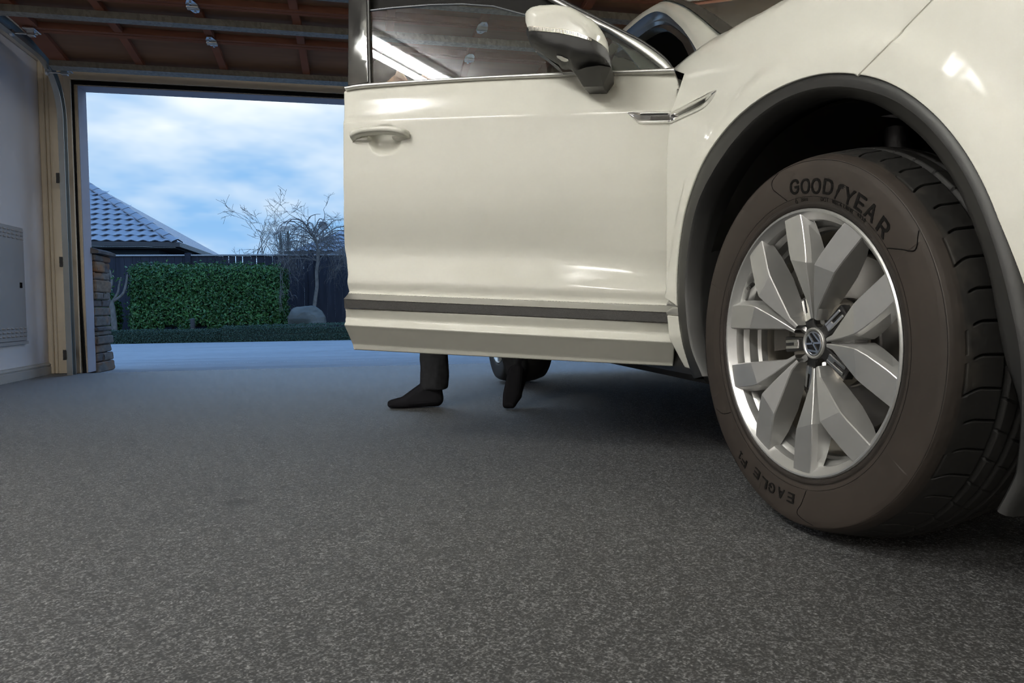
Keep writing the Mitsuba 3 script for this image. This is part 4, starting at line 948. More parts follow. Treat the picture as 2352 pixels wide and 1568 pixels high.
# handle
hpx = [(808, 318), (812, 308), (826, 301), (850, 296.5), (884, 294.5), (915, 295), (934, 298), (941, 303), (942, 311)]
up_ = D([(808, 317), (813, 307.5), (828, 300.5), (850, 296.5), (884, 294), (912, 294.5), (931, 298), (940, 302), (942.5, 310)])
dn_ = D([(810, 322), (818, 318.5), (832, 313.5), (852, 310.5), (884, 308.5), (912, 309.5), (930, 312), (938, 314), (942, 313)])
U2, D2 = cr(up_, 4), cr(dn_, 4); nU = len(U2); x = np.linspace(0, 1, nU)
ht = .036*np.sin(np.clip(x, 0, 1)*PI)**.45 + .004
base_n = n_door(U2[:, 0], U2[:, 1])
gap_ = np.where((x > .22) & (x < .86), .016, .0)*sst(.18, .3, x)*sst(.92, .78, x)
rows = [DOOR.p3(U2, base_n + gap_ + .002), DOOR.p3(U2*.92 + D2*.08, base_n + ht*.8), DOOR.p3(U2*.82 + D2*.18, base_n + ht), DOOR.p3(U2*.45 + D2*.55, base_n + ht*1.02), DOOR.p3(U2*.04 + D2*.96, base_n + ht*.97), DOOR.p3(D2 + [0, -.002], base_n + ht*.7), DOOR.p3(D2 + [0, -.006], base_n + gap_ + .004), DOOR.p3(U2*.5 + D2*.5, base_n + gap_)]
add('car__front_door__handle', loft(rows), 'car_paint', 24)
for q, nm in (([(810, 322), (826, 317), (848, 312), (852, 318), (848, 325), (838, 327), (822, 326)], 0), ([(908, 311), (941, 314), (938, 319), (922, 323), (908, 323), (900, 316)], 1)):
    P = Polygon(cr(D(q), 4, True)); add('car__front_door__handle_foot', sheet(P, .006, lambda ab, d: DOOR.p3(ab, n_door(ab[:, 0], ab[:, 1]) + .016*(1 - (1 - np.clip(d/.012, 0, 1))**2)), back=-DOOR.n*.02, out=DOOR.n, rings=(.002, .005)), 'car_paint', 50)
fin([(1441, 258.5), (1470, 257.6), (1500, 257), (1542.7, 256)], [(1441.5, 260.5), (1451, 270), (1461, 280.5), (1469, 285.3), (1485, 285.6), (1510, 285), (1540.5, 284)], DOOR, n_door, 'car__front_door__fin', 'chrome fin on the door', (.55, .99))
# mirror
MP = Pl(DOOR.p3([[0, 0]], .0)[0], -dt, UP); MN = .055
out_px = [(1210, 37), (1213, 35), (1220, 28.5), (1227.6, 23), (1238, 20), (1249, 18), (1267, 17), (1285, 17), (1302, 19), (1319, 23), (1337, 33), (1353, 45), (1364, 50), (1372, 57), (1380, 68), (1387, 79), (1391, 88), (1393, 100), (1394, 115), (1398, 135), (1402, 152), (1380, 157), (1350, 161), (1317, 163), (1309, 154), (1302, 151), (1290, 152), (1277, 145), (1263, 136), (1240, 118), (1219, 104), (1213, 85), (1210, 60)]
MO = .10
ccr = MP.tr([(1205, 103), (1219, 103), (1262, 104), (1300, 110), (1330, 122), (1362, 140), (1376, 152)], .15)
mo = MP.trs(out_px, lambda a, b: MN + .045 - .75*np.clip(np.interp(a, ccr[:, 0], ccr[:, 1]) - b, 0, .07), 14); mpoly = Polygon(mo).buffer(0)
def moff(a, b):
    ab = np.stack([np.asarray(a), np.asarray(b)], -1); d = shapely.distance(mpoly.boundary, shapely.points(ab))*np.where(shapely.contains_xy(mpoly, ab[:, 0], ab[:, 1]), 1, 0); t = np.clip(d/.040, 0, 1)
    o = MN + .045 + .062*np.sqrt(np.clip(1 - (1 - t)**2.2, 0, 1))
    below = np.interp(ab[:, 0], ccr[:, 0], ccr[:, 1]) - ab[:, 1]
    return o - .75*np.clip(below, 0, .07)
def mfn(ab, _=None): ab = np.atleast_2d(ab); return MP.p3(ab, moff(ab[:, 0], ab[:, 1]))
def mpart(px, key, m_, label, lift=0., h=.007, sm=50):
    P = Polygon(MP.trs(px, moff, 14)).buffer(0).intersection(mpoly.buffer(.0002)); 
    if P.geom_type != 'Polygon': P = max(P.geoms, key=lambda g: g.area)
    add(key, sheet(P, h, lambda ab, d: mfn(ab) + MP.n*lift, back=-MP.n*.03, out=MP.n, rings=(.003,)), m_, sm, label)
mpart([(1211, 62), (1200, 20), (1240, 0), (1400, 0), (1400, 111), (1383, 103), (1362, 90), (1328, 74), (1285, 65), (1240, 61.5), (1214, 61)], 'car__front_door__mirror_cap', 'car_paint', 'white painted mirror cap')
mpart([(1214, 61.5), (1240, 62), (1285, 66), (1328, 75), (1360, 90.5), (1358, 95), (1328, 85), (1285, 76), (1240, 72), (1215, 72)], 'car__front_door__indicator', 'indicator_lens', 'clear ribbed indicator strip', .002)
mpart([(1200, 72.5), (1240, 72.5), (1285, 76.5), (1328, 85.5), (1358, 95.5), (1362, 91), (1383, 104), (1404, 113), (1408, 170), (1300, 175), (1200, 110)], 'car__front_door__mirror_shell', 'shell_black', 'black lower mirror shell', sm=22)
P = Polygon(MP.trs([(1279, 129.5), (1292, 131), (1305.5, 137), (1306, 140.5), (1290, 140), (1281, 134)], moff, 14))
add('car__front_door__mirror_lamp', sheet(P, .004, lambda ab, d: mfn(ab) + np.outer(.005 + .002*np.clip(d/.003, 0, 1), MP.n), back=-MP.n*.004, out=MP.n, rings=(.002,)), 'mirror_lamp', 50, 'small bright lamp under the mirror')
lens = []
ix = np.linspace(1217, 1356, 40)
for i, xx in enumerate(ix):
    yt = np.interp(xx, [1214, 1240, 1285, 1328, 1360], [63, 63.5, 67.5, 76.5, 91.5]); yb = np.interp(xx, [1215, 1240, 1285, 1328, 1358], [71, 71, 75, 84, 94.5])
    q = mfn(MP.trs([(xx, yt), (xx, yb)], moff, 14)) + MP.n*.003; lens.append(tube(q, .0011, 4))
add('car__front_door__indicator_rib', cat(lens), 'chrome', True)
ed = mfn(MP.tr([(1210, 37), (1210, 60), (1213, 85), (1219, 104), (1240, 118), (1263, 136), (1277, 145)], MO))
add('car__front_door__mirror_glass', loft([ed + MP.n*.0 - MP.n*.004, ed - MP.n*.08, ]), 'shell_black', 40)
# stalk
st_t = MP.tr([(1317, 162), (1350, 160), (1380, 156), (1402, 151)], .11); st_b = MP.tr([(1338, 198), (1345, 206), (1389, 205), (1408, 178)], .035)
rows = []
for f in np.linspace(0, 1, 6):
    a = st_t*(1 - f) + st_b*f; na = .118*(1 - f) + .05*f
    back_ = a.copy(); back_ = a + (a.mean(0) - a)*.1
    rows.append(np.vstack([MP.p3(a, na + np.array([-.015, .012, .012, -.02])), MP.p3(back_[::-1], .0 + .02*(1 - f) - .012*f + np.array([0., 0, 0, 0]))]))
sm_ = trimesh.convex.convex_hull(np.vstack(rows)); add('car__front_door__mirror_stalk', sm_, 'mirror_black', 20, 'black mirror stalk')

# ---- wheels
ST = -.0294; yc = CY + ST
WB = np.array([math.sin(yc), math.cos(yc), 0]); WO = np.array([-math.cos(yc), math.sin(yc), 0])
def wm(hub, flip=1, b=WB, o=WO):
    M = np.eye(4); M[:3, 0] = -b*flip; M[:3, 1] = UP; M[:3, 2] = o*flip; M[:3, 3] = hub; return M
MW = wm(HUB + UP*WZ)                                   # wheel frame: x forwards, y up, z outwards
def wheel_mesh(m): m = m.copy(); m.apply_transform(MW); return m
RT = .381
tprof = [(.257, -.012), (.2585, -.002), (.263, .0005), (.268, .002), (.2695, -.0005), (.273, .002), (.284, .0045), (.300, .0062), (.316, .0066), (.330, .0058), (.3425, .004), (.3445, .0022), (.3465, .0022), (.3505, -.004), (.3545, -.013), (.3585, -.026), (.362, -.042), (.365, -.058), (.3675, -.071)]
groove = (-.082, -.112, -.143, -.173)
zz = [-.055]
flat = []
zc = np.arange(-.0735, -.183, -.0016)
for z_ in zc:
    r = .374 - .006*((z_ + .1275)/.0545)**2; g_ = max((math.exp(-((z_ - gz_)/.0042)**4) for gz_ in groove)); flat.append((r - .0075*g_, z_))
tail = [(r, -.2565 - z_) for r, z_ in tprof[::-1]]
full_prof = np.array(tprof + flat + tail)
# refine the shoulder for the sipes
def refine(P, d):
    o = [P[0]]
    for a, b in zip(P[:-1], P[1:]):
        n = max(1, int(np.ceil(np.linalg.norm(b - a)/d))); o += [a + (b - a)*k/n for k in range(1, n + 1)]
    return np.array(o)
i0 = 11
full_prof = np.vstack([refine(full_prof[:i0], .006)[:-1], refine(full_prof[i0:len(tprof) + 8], .0022)[:-1], full_prof[len(tprof) + 7:]])
NT = 2100
ang = np.arange(NT)/NT*2*PI
PR, PZ = full_prof[:, 0], full_prof[:, 1]
pl_ = np.r_[0, np.cumsum(np.hypot(np.diff(PR), np.diff(PZ)))]
l_sh = np.interp(.356, PR[:40], pl_[:40]); 
NS = 46; per = 2*PI/NS
TH, LL = np.meshgrid(ang, pl_, indexing='ij'); RR = np.broadcast_to(PR, TH.shape).copy(); ZZ = np.broadcast_to(PZ, TH.shape).copy()
xs_ = np.clip((LL - l_sh), -1, 1)                       # metres along the profile past the shoulder edge
k_ = np.floor(TH/per + .5 + 0*TH)
bend = .035*np.clip((.030 - xs_)/.030, 0, 1)**1.6      # the outer end of each sipe curls round
dth = (TH + bend*1.25 - np.round((TH + bend*1.25)/per)*per)*RR
idx = np.round((TH + bend*1.25)/per).astype(int) % 3
start = np.where(idx == 0, .002, .013)
sip = np.exp(-(dth/.00165)**4)*np.clip((xs_ - start)/.004, 0, 1)*np.clip((.066 - xs_)/.006, 0, 1)
# the arcs that join every third sipe along the shoulder
per3 = per*3
ph = (TH + bend*1.25)/per3; ph = ph - np.round(ph)
arcp = np.exp(-((xs_ - .003)/.0013)**4)*((ph > .0) & (ph < .34))*.5
inner_s = np.exp(-((((TH + (LL - .09)*1.0)/(per) % 1) - .5)*per*RR/.0016)**4)*((ZZ < -.086) & (ZZ > -.172))*np.clip(np.abs(np.sin((ZZ + .11)*78)), 0, 1)*.6
depth = .0055*np.maximum(np.maximum(sip, arcp*.55), inner_s)
# fine ribs in the rim band of the sidewall
side_m = (PZ > -.012)[None, :] & (RR > .285) & (RR < .343)
deg = np.degrees(TH)
rib_zone = (((deg > 250) & (deg < 256)) | ((deg < 30)) | (deg > 325) | ((deg > 158) & (deg < 205)))
depth = depth + .0009*side_m*rib_zone*(.5 + .5*np.sin(RR*2*PI/.0045))*np.clip((RR - .288)/.006, 0, 1)*np.clip((.340 - RR)/.006, 0, 1)
# normal of the profile
dr, dz_ = np.gradient(PR, pl_), np.gradient(PZ, pl_); nrm = np.stack([-dz_, dr], -1); nrm /= np.linalg.norm(nrm, axis=1)[:, None]
sgn = np.where(nrm[:, 0].sum() < 0, -1, 1)
R2_ = RR - depth*np.abs(nrm[:, 0])[None, :]; Z2_ = ZZ - depth*np.where(PZ > -.1, np.abs(nrm[:, 1]), -np.abs(nrm[:, 1]))[None, :]
X, Y = R2_*np.cos(TH), R2_*np.sin(TH)
floor_y = -WZ + .002; sq = np.clip(floor_y - Y, 0, 1); Y = np.maximum(Y, floor_y)
bul = np.clip((-Y - .25)/.12, 0, 1)*np.exp(-(X/.13)**2)*.008
Z2_ = Z2_ + bul*np.where(Z2_ > -.12, 1, -1)*np.exp(-((RR - .34)/.04)**2)
Vt = np.stack([X, Y, Z2_], -1)
nz_ = meshkit.fbm(np.stack([X*30, Y*30, ZZ*30], -1), 3, seed=3); nz2 = meshkit.fbm(np.stack([X*9, Y*9, ZZ*9], -1), 3, seed=8)
dust = sst(.20, .33, 1 - 0*RR)*0 + np.where(PZ > -.02, 1, 0)[None, :]*sst(.372, .345, RR)
edge_d = np.exp(-((xs_ - .010)/.016)**2)*sst(.42, .62, nz_)*np.where(PZ > -.06, 1, 0)[None, :]
brown = np.array([.0235, .0178, .0143]); black = np.array([.0085, .0083, .0078]); tan_ = np.array([.042, .036, .029])
col = black*(.8 + .5*nz2[..., None]) + (brown - black)*(dust*(.55 + .6*nz2))[..., None] + (tan_ - black)*(edge_d*.35*(Y > -.1))[..., None]
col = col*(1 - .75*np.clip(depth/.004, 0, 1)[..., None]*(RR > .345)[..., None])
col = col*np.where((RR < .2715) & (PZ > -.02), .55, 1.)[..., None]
nP = len(PR); ii = np.arange(NT)[:, None]*nP + np.arange(nP - 1)[None, :]; jj = ((np.arange(NT)[:, None] + 1) % NT)*nP + np.arange(nP - 1)[None, :]
Ft = np.concatenate([np.stack([ii, ii + 1, jj + 1], -1).reshape(-1, 3), np.stack([ii, jj + 1, jj], -1).reshape(-1, 3)])
tm = trimesh.Trimesh(Vt.reshape(-1, 3), Ft, process=False); tm.apply_transform(MW)
if ((tm.face_normals*(tm.triangles_center - (HUB + UP*WZ - WO*.12))).sum(1)).mean() < 0: tm.faces = tm.faces[:, ::-1]
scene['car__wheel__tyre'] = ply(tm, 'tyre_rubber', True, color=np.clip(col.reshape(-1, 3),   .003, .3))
def side_z(r): return np.interp(r, PR[:len(PR)//3], PZ[:len(PR)//3])
def curved_text(txt, height, r0, th_mid, key, depth_=.0016, bold=True, flip=False, squeeze=1., gap_after=None, lbl=None, m_='letter_rubber'):
    """Lettering bent round the sidewall: baseline radius r0, middle at th_mid degrees; flip: read from outside with feet outwards."""
    parts = []; xcur = 0
    for i, ch in enumerate(txt):
        if ch == ' ': xcur += height*.45; continue
        t = meshkit.text_mesh(ch, height, depth_, bold); t = t.subdivide_to_size(height*.35); v = np.array(t.vertices); w = v[:, 0].max(); v[:, 0] = (v[:, 0])*squeeze + xcur; xcur += w*squeeze + height*.13
        if gap_after and i == gap_after[0]: xcur += gap_after[1]
        t.vertices = v; parts.append(t)
    m = cat(parts); v = np.array(m.vertices); xx = v[:, 0] - xcur/2; yy = v[:, 1]
    if flip: th = math.radians(th_mid) + xx/(r0 - height*.5); r = r0 - yy
    else: th = math.radians(th_mid) - xx/(r0 + height*.5); r = r0 + yy
    m.vertices = np.stack([r*np.cos(th), r*np.sin(th), side_z(r) + v[:, 2] - depth_*.35], -1)
    add(key, wheel_mesh(m), m_, 20, lbl)
    return xcur
def bulge(x, y, r): return np.clip((-y - .25)/.12, 0, 1)*np.exp(-(x/.13)**2)*.008*np.exp(-((r - .34)/.04)**2)
_sz0 = side_z
def put3(r, th, dz):
    x, y = r*np.cos(th), r*np.sin(th); return np.stack([x, y, _sz0(r) + bulge(x, y, r) + dz], -1)
WP = Pl(HUB + UP*WZ, -WB, UP)
def letter(ch, px, height, width, key, lbl=None, depth_=.0016, bold=True):
    c = WP.tr([px], .006)[0]; r0 = math.hypot(*c) - height/2; th0 = math.atan2(c[1], c[0])
    t = meshkit.text_mesh(ch, height, depth_, bold).subdivide_to_size(height*.4); v = np.array(t.vertices); w = v[:, 0].max() - v[:, 0].min()
    x = (v[:, 0] - v[:, 0].min() - w/2)*(width/w if width else 1.); th = th0 - x/(r0 + height/2); r = r0 + v[:, 1]
    t.vertices = put3(r, th, v[:, 2] - depth_*.4); add(key, wheel_mesh(t), 'letter_rubber', 20, lbl)
c6 = lambda x, y: (1550 + x/2.85, 350 + y/2.85)
c7 = lambda x, y: (1550 + x/2.85, 750 + y/2.85)
for ch, q in zip('GOODYEAR', ((785, 225), (855, 220), (925, 220), (1005, 225), (1140, 288), (1213, 330), (1285, 388), (1365, 492))):
    letter(ch, c6(*q), .0265, .0275 if ch != 'E' else .024, 'car__wheel__lettering', 'raised black letter of the word GOODYEAR')
for ch, q in zip('EAGLEF1', ((765, 1120), (700, 1090), (640, 1055), (590, 1020), (540, 960), (455, 885), (430, 842))):
    letter(ch, c7(*q), .0185, {'1': .010}.get(ch, .0215), 'car__wheel__lettering', 'raised black letter of the words EAGLE F1')
# the winged foot between the two halves
wf = Polygon([(-.011, -.006), (-.006, .003), (-.007, .010), (-.003, .017), (-.004, .024), (.002, .028), (.010, .0295), (.020, .028), (.012, .026), (.019, .0245), (.010, .0225), (.015, .0205), (.007, .019), (.0045, .015), (.003, .010), (-.001, .006), (-.003, .000), (-.007, -.008)])
fc = WP.tr([c6(1078, 245)], .006)[0]; m = trimesh.creation.extrude_polygon(wf, .0016, engine='earcut').subdivide_to_size(.01); m.apply_scale(.80); v = np.array(m.vertices); r = math.hypot(*fc) + (v[:, 1] - .012); th = math.atan2(fc[1], fc[0]) - (v[:, 0] - .002)/.30
m.vertices = np.stack([r*np.cos(th), r*np.sin(th), side_z(r) + v[:, 2] - .0006], -1); add('car__wheel__winged_foot', wheel_mesh(m), 'letter_rubber', 20, 'winged foot emblem on the tyre')
curved_text('DOT', .0075, .272, 74.5, 'car__wheel__lettering', .0008, False)
curved_text('NBCA LMHR', .0065, .273, 64., 'car__wheel__lettering', .0008, True)
curved_text('4318', .0065, .275, 53., 'car__wheel__lettering', .0008, True)
curved_text('6', .0105, .270, 91.5, 'car__wheel__lettering', .0008, False)
curved_text('2000', .0055, .272, 86.5, 'car__wheel__lettering', .0008, True)
for r_, in ((.2795,), (.3455,)):
    m = lathe([(r_ - .0007, side_z(r_) - .0005), (r_, side_z(r_) + .0008), (r_ + .0007, side_z(r_) - .0005)], 160); add('car__wheel__ring_line', wheel_mesh(m), 'letter_rubber', True)
def arcline(pts):   # raised moulding line on the sidewall through (radius, degrees)
    P = cr(np.array(pts, float), 8); t = np.radians(P[:, 1]); q = put3(P[:, 0], t, .0002); add('car__wheel__ring_line', wheel_mesh(tube(q, .0009, 4)), 'letter_rubber', True)
arcline([(.281, 97), (.300, 101), (.318, 104), (.334, 104), (.344, 101)]); arcline([(.281, 36), (.304, 32), (.326, 29), (.344, 33)]); arcline([(.281, 277), (.306, 275), (.328, 273), (.344, 280)]); arcline([(.283, 216), (.310, 214), (.334, 210)])

# rim: lip and barrel
RF = .258
rprof = [(.2565, -.010), (RF, -.006), (RF, -.001), (.2555, .0015), (.2525, .0008), (.2505, -.0015), (.2470, -.006), (.238, -.014), (.2355, -.020), (.2345, -.03), (.230, -.034), (.2265, -.040), (.2255, -.060), (.2200, -.066), (.2185, -.080)]
add('car__wheel__rim', wheel_mesh(lathe(rprof, 120)), 'alloy', 22)
bprof = [(.2185, -.080), (.216, -.10), (.222, -.13), (.224, -.21), (.248, -.235)]
add('car__wheel__barrel', wheel_mesh(lathe(bprof, 72)), 'alloy_dusty', 40, 'brake dust on the inner barrel')
# one spoke arm, in the frame of its pair (x outwards along the pair's middle)
def pol(r, a): return np.array([r*math.cos(math.radians(a)), r*math.sin(math.radians(a))])
def arm(sg):
    g0, g1 = pol(.2515, 26.6), pol(.070, 10.0)
    def gap_at(r):
        t = np.linspace(0, 1, 400); q = g0 + (g1 - g0)*t[:, None]; return q[np.argmin(np.abs(np.hypot(q[:, 0], q[:, 1]) - r))]
    st = [(r, float(np.interp(r, [.05, .074, .11, .157, .205, .2515], [3, 3.2, 3.6, 4.6, 10.2, 14.8])), float(np.interp(r, [.05, .11, .157, .205, .2515], [-.044, -.037, -.037, -.03, -.019])), float(np.interp(r, [.05, .11, .157, .205, .2515], [-.058, -.056, -.052, -.04, -.020])), float(np.interp(r, [.05, .074, .11, .157, .2515], [.002, .003, .005, .0095, .0115]))) for r in (.2515, .228, .205, .182, .166, .157, .146, .132, .110, .09, .074, .050)]
    yb = pol(.157, 4.6); zf = lambda q: float(min(.0045 - .060*(q[0] - yb[0]) - .055*(q[1] - yb[1]), .0045 - .27*(yb[0] - q[0]) - .055*(q[1] - yb[1])))
    R_ = {k: [] for k in ('face', 'bev', 'vs', 'gs', 'edge')}
    for r, va, dv, dg, vw in st:
        V = pol(r, va); Gp = gap_at(max(r, .0705)) if r > .06 else pol(r, 11.); t = np.array([-math.sin(math.radians(va)), math.cos(math.radians(va))]); hv, hg = zf(V), zf(Gp)
        y = lambda a, z: (a[0], a[1]*sg, z)
        Gt = Gp - t*.0016; Vt = V + t*.0010; k = min(1, r/.12)
        R_['edge'].append((y(Gp, hg - .0022), y(Gt, hg))); R_['face'].append((y(Gt, hg), y(Vt, hv)))
        R_['bev'].append((y(Vt, hv), y(V - t*.0008, hv - .0010))); R_['vs'].append((y(V - t*.0008, hv - .0010), y(V - t*vw*.5, hv - .010*k), y(V - t*vw, dv)))
        R_['gs'].append((y(Gp + t*.003*k, dg), y(Gp, hg - .0022)))
    m = cat([loft(v) for v in R_.values()])
    if sg < 0: m.faces = m.faces[:, ::-1]
    return m
ROT = 4.2
def rotz(m, deg): m = m.copy(); m.apply_transform(trimesh.transformations.rotation_matrix(math.radians(deg), (0, 0, 1))); return m
webp = [(.060, 13., -.044), (.090, 9., -.045), (.118, 4.2, -.040), (.124, 3.0, -.036)]
for k in range(5):
    for sg in (1, -1):
        add('car__wheel__spoke', rotz(arm(sg), 72*k + ROT).apply_transform(MW), 'alloy', 9)
    web = loft([[(*(pol(r, a)*np.array([1, s_])), z - .004*abs(s_)) for s_ in (-1, -.5, 0, .5, 1)] for r, a, z in ((.04, 10, -.043), (.08, 4.5, -.030), (.104, 4.2, -.024), (.120, 4.2, -.027), (.126, 4.4, -.050))])
    add('car__wheel__spoke_web', rotz(web, 72*k + ROT).apply_transform(MW), 'alloy', 30)
hubp = [(.0, -.052), (.082, -.052), (.088, -.058), (.088, -.09)]
add('car__wheel__hub', wheel_mesh(lathe(hubp, 48)), 'alloy_dusty', 30)
# star shaped centre cover
star = []
for k in range(5):
    a = 36 + 72*k + ROT
    for r, d in ((.0335, -34), (.0375, -20), (.0975, -9.6), (.0995, -8.4), (.0995, 8.4), (.0975, 9.6), (.0375, 20)): star.append(pol(r, a + d))
sp = Polygon(star)
zstar = lambda r: -.036 - .006*np.clip((r - .03)/.07, 0, 1)
m = sheet(sp, .006, lambda ab, d: np.column_stack([ab, zstar(np.hypot(ab[:, 0], ab[:, 1])) - roll(d, .0025)]), back=np.array([0, 0, -.016]), out=(0, 0, 1), rings=(.001, .0025))
add('car__wheel__centre_cover', wheel_mesh(m), 'gloss_black' if False else 'mirror_black', 30, 'black star shaped centre cover')
for k in range(5):
    a = math.radians(36 + 72*k + ROT); ins = []
    for y0 in (-.0062, .0062):
        ins.append(bevel(.047, .0925, y0 - .0030, y0 + .0030, 0, .0035, .0012))
    ins.append(bevel(.047, .064, -.0085, .0085, -.001, .0026, .001))
    m = cat(ins); v = np.array(m.vertices); v[:, 2] += zstar(v[:, 0]); m.vertices = v
    add('car__wheel__insert', rotz(m, 36 + 72*k + ROT).apply_transform(MW), 'chrome', 20, 'bright metal insert on the centre cover')
capp = [(0, -.0345), (.0250, -.0340), (.0262, -.0325), (.0285, -.0318), (.0305, -.0326), (.0315, -.037)]
add('car__wheel__cap', wheel_mesh(lathe(capp[:2], 48)), 'gloss_black', True)
add('car__wheel__cap_ring', wheel_mesh(lathe(capp[1:], 64)), 'satin_chrome', True)
# the round emblem: ring, V over W
em = []
em.append(lathe([(.0205, -.0338), (.0212, -.0326), (.0232, -.0326), (.0240, -.0338)], 64))
def bar(p, q, w=.0036): 
    p, q = np.array(p), np.array(q); d = (q - p)/np.linalg.norm(q - p); n = np.array([-d[1], d[0]])*w/2
    a = trimesh.creation.extrude_polygon(Polygon([p + n, q + n, q - n, p - n]), .0020, engine='earcut'); a.apply_translation((0, 0, -.0345)); return a
for s_ in (-1, 1):
    em += [bar((s_*.0102, .0190), (s_*.0012, .0015)), bar((s_*.0190, .0100), (s_*.0098, -.0192)), bar((s_*.0098, -.0192), (s_*.0008, -.0010))]
em = cat(em); em = rotz(em, 68)
add('car__wheel__emblem', wheel_mesh(em), 'chrome', 20, 'round bright emblem with V over W')
# valve, brake disc, calliper
vp = np.array([-.187, .1128]); vd = -vp/np.linalg.norm(vp)
add('car__wheel__valve', wheel_mesh(cat([tube([(*(vp*1.16), -.045), (*(vp*1.07), -.030), (*vp, -.012)], (.005, .0048, .0042), 10)])), 'mirror_black', 40)
add('car__wheel__valve_cap', wheel_mesh(tube([(*(vp*1.005), -.014), (*(vp*.985), -.008)], (.0045, .0042), 10)), 'disc_steel', 40)
dprof = [(.0, -.125), (.07, -.118), (.085, -.112), (.088, -.115), (.172, -.115), (.1745, -.118), (.1745, -.140), (.10, -.142)]
add('car__wheel__brake_disc', wheel_mesh(lathe(dprof, 90)), 'disc_steel', 20, 'steel brake disc')
ca = []
for r0, r1, z0, z1 in ((.105, .195, -.105, -.085), (.178, .2, -.15, -.085)):
    t = np.radians(np.linspace(118, 188, 14)); ca.append(loft([[(r*math.cos(a), r*math.sin(a), z) for r, z in ((r0, z0), (r0, z1), (r1, z1), (r1, z0), (r0, z0))] for a in t]))
ca.append(loft([[(r*math.cos(a), r*math.sin(a), z) for r, z in ((.125, -.09), (.13, -.073), (.165, -.073), (.17, -.09))] for a in np.radians(np.linspace(128, 178, 8))]))
add('car__wheel__brake_calliper', wheel_mesh(cat(ca)), 'calliper', 30, 'grey brake calliper')
# the three other wheels: copies of the big pieces
wkeys = [k for k in scene if k.startswith('car__wheel__') and not any(x in k for x in ('lettering', 'winged', 'ring_line', 'valve'))]
low = lathe([(.257, -.012), (.262, .0), (.273, .003), (.30, .0062), (.33, .0058), (.3465, .002), (.3545, -.013), (.362, -.042), (.3695, -.082), (.374, -.128), (.3695, -.175), (.362, -.214), (.3465, -.258), (.30, -.263), (.257, -.244)], 96)
v = np.array(low.vertices); v[:, 1] = np.maximum(v[:, 1], floor_y); low.vertices = v; low.apply_transform(MW)
scene['w_low'] = ply(low, 'tyre_rubber', True, color=np.tile([.022, .0215, .021], (len(low.vertices), 1)))
lowd = scene.pop('w_low')
iw = np.linalg.inv(MW)
for i, M in enumerate((wm(HUB + UP*WZ + BACK*2.9, 1, BACK, OUT), wm(HUB + UP*WZ - OUT*1.9, -1), wm(HUB + UP*WZ - OUT*1.9 + BACK*2.9, -1, BACK, OUT))):
    tw4 = T(M @ iw)
    scene[f'car__wheel_{i + 1:03d}__tyre'] = {**lowd, 'to_world': tw4}
    for k in wkeys:
        if k.endswith('__tyre'): continue
        if i > 0 and not any(x in k for x in ('__rim', '__spoke', '__hub', '__barrel', '__centre_cover', '__brake_disc')): continue
        scene[k.replace('car__wheel__', f'car__wheel_{i + 1:03d}__')] = {**scene[k], 'to_world': tw4}
tag('car', 'white sport utility car with its front door open, parked on the carpet', 'car')

# ------------------------------------------------------------------ the person behind the door
def chain(joints, bones, res=.012, smooth_=8, extra=(), cut=None):
    man = []
    def ball(p, r):
        p = np.asarray(p, float); s = m3.Manifold.sphere(float(r), 20); return s.translate(tuple(map(float, p)))
    for a, b in bones: man.append(m3.Manifold.batch_hull([ball(*joints[a]), ball(*joints[b])]))
    for pts in extra: man.append(m3.Manifold.batch_hull([ball(p, r) for p, r in pts]))
    m = m3.Manifold.batch_boolean(man, m3.OpType.Add)
    if cut is not None: m = m.trim_by_plane((0, 0, 1), cut)
    m = m.refine_to_length(res).to_mesh()
    t = trimesh.Trimesh(m.vert_properties[:, :3], m.tri_verts, process=True)
    trimesh.smoothing.filter_taubin(t, iterations=smooth_); return t
hx, hyy = .31, 3.19                      # standing foot's heel
B0 = np.array([.46, 3.30, 0])            # middle of the body on the floor
J = dict(pel=((.46, 3.33, .86), .115), hipR=((.37, 3.32, .82), .085), hipL=((.55, 3.32, .82), .085), kneeR=((.335, 3.225, .46), .068), ankR=((.315, 3.20, .09), .058),
         kneeL=((.63, 3.20, .50), .068), ankL=((.705, 3.22, .165), .055), waist=((.455, 3.31, .98), .115))
bn = [('pel', 'waist'), ('pel', 'hipR'), ('pel', 'hipL'), ('hipR', 'kneeR'), ('hipL', 'kneeL'), ('kneeR', 'ankR'), ('kneeL', 'ankL')]
tr_ = chain(J, bn, .012, 3, [[((.318, 3.20, .06), .066), ((.322, 3.205, .30), .061)], [((.705, 3.22, .17), .056), ((.67, 3.21, .35), .060)]], .082)
tv = np.array(tr_.vertices); tr_.vertices = tv + np.array(tr_.vertex_normals)*((meshkit.fbm(tv*np.array([22, 22, 13.]), 3, 5) - .5)*.018)[:, None]
scene['person__trousers'] = ply(tr_, 'trouser_cloth', 50); labels['person__trousers'] = {'label': 'dark trousers'}
def foot(heel, ball_, toe, ank, key):
    h, b, t, a = (np.array(q, float) for q in (heel, ball_, toe, ank)); sd = np.cross(t - h, UP); sd /= np.linalg.norm(sd)
    m = chain({}, [], .008, 8, [[(a + UP*.06, .037), (h + UP*.004, .034), (a, .038)], [(a, .038), (h, .034), (b + sd*.016 + UP*.002, .026), (b - sd*.018 + UP*.002, .025)], [(b + sd*.018, .025), (b - sd*.020, .025), (t + sd*.010, .0165), (t - sd*.016, .0155)]])
    vv = np.array(m.vertices); vv[:, 2] = np.maximum(vv[:, 2], .003); m.vertices = vv; add(key, m, 'sock_cloth', 50, 'dark sock')
foot((.325, 3.185, .036), (.19, 3.195, .026), (.125, 3.20, .019), (.305, 3.195, .095), 'person__sock')
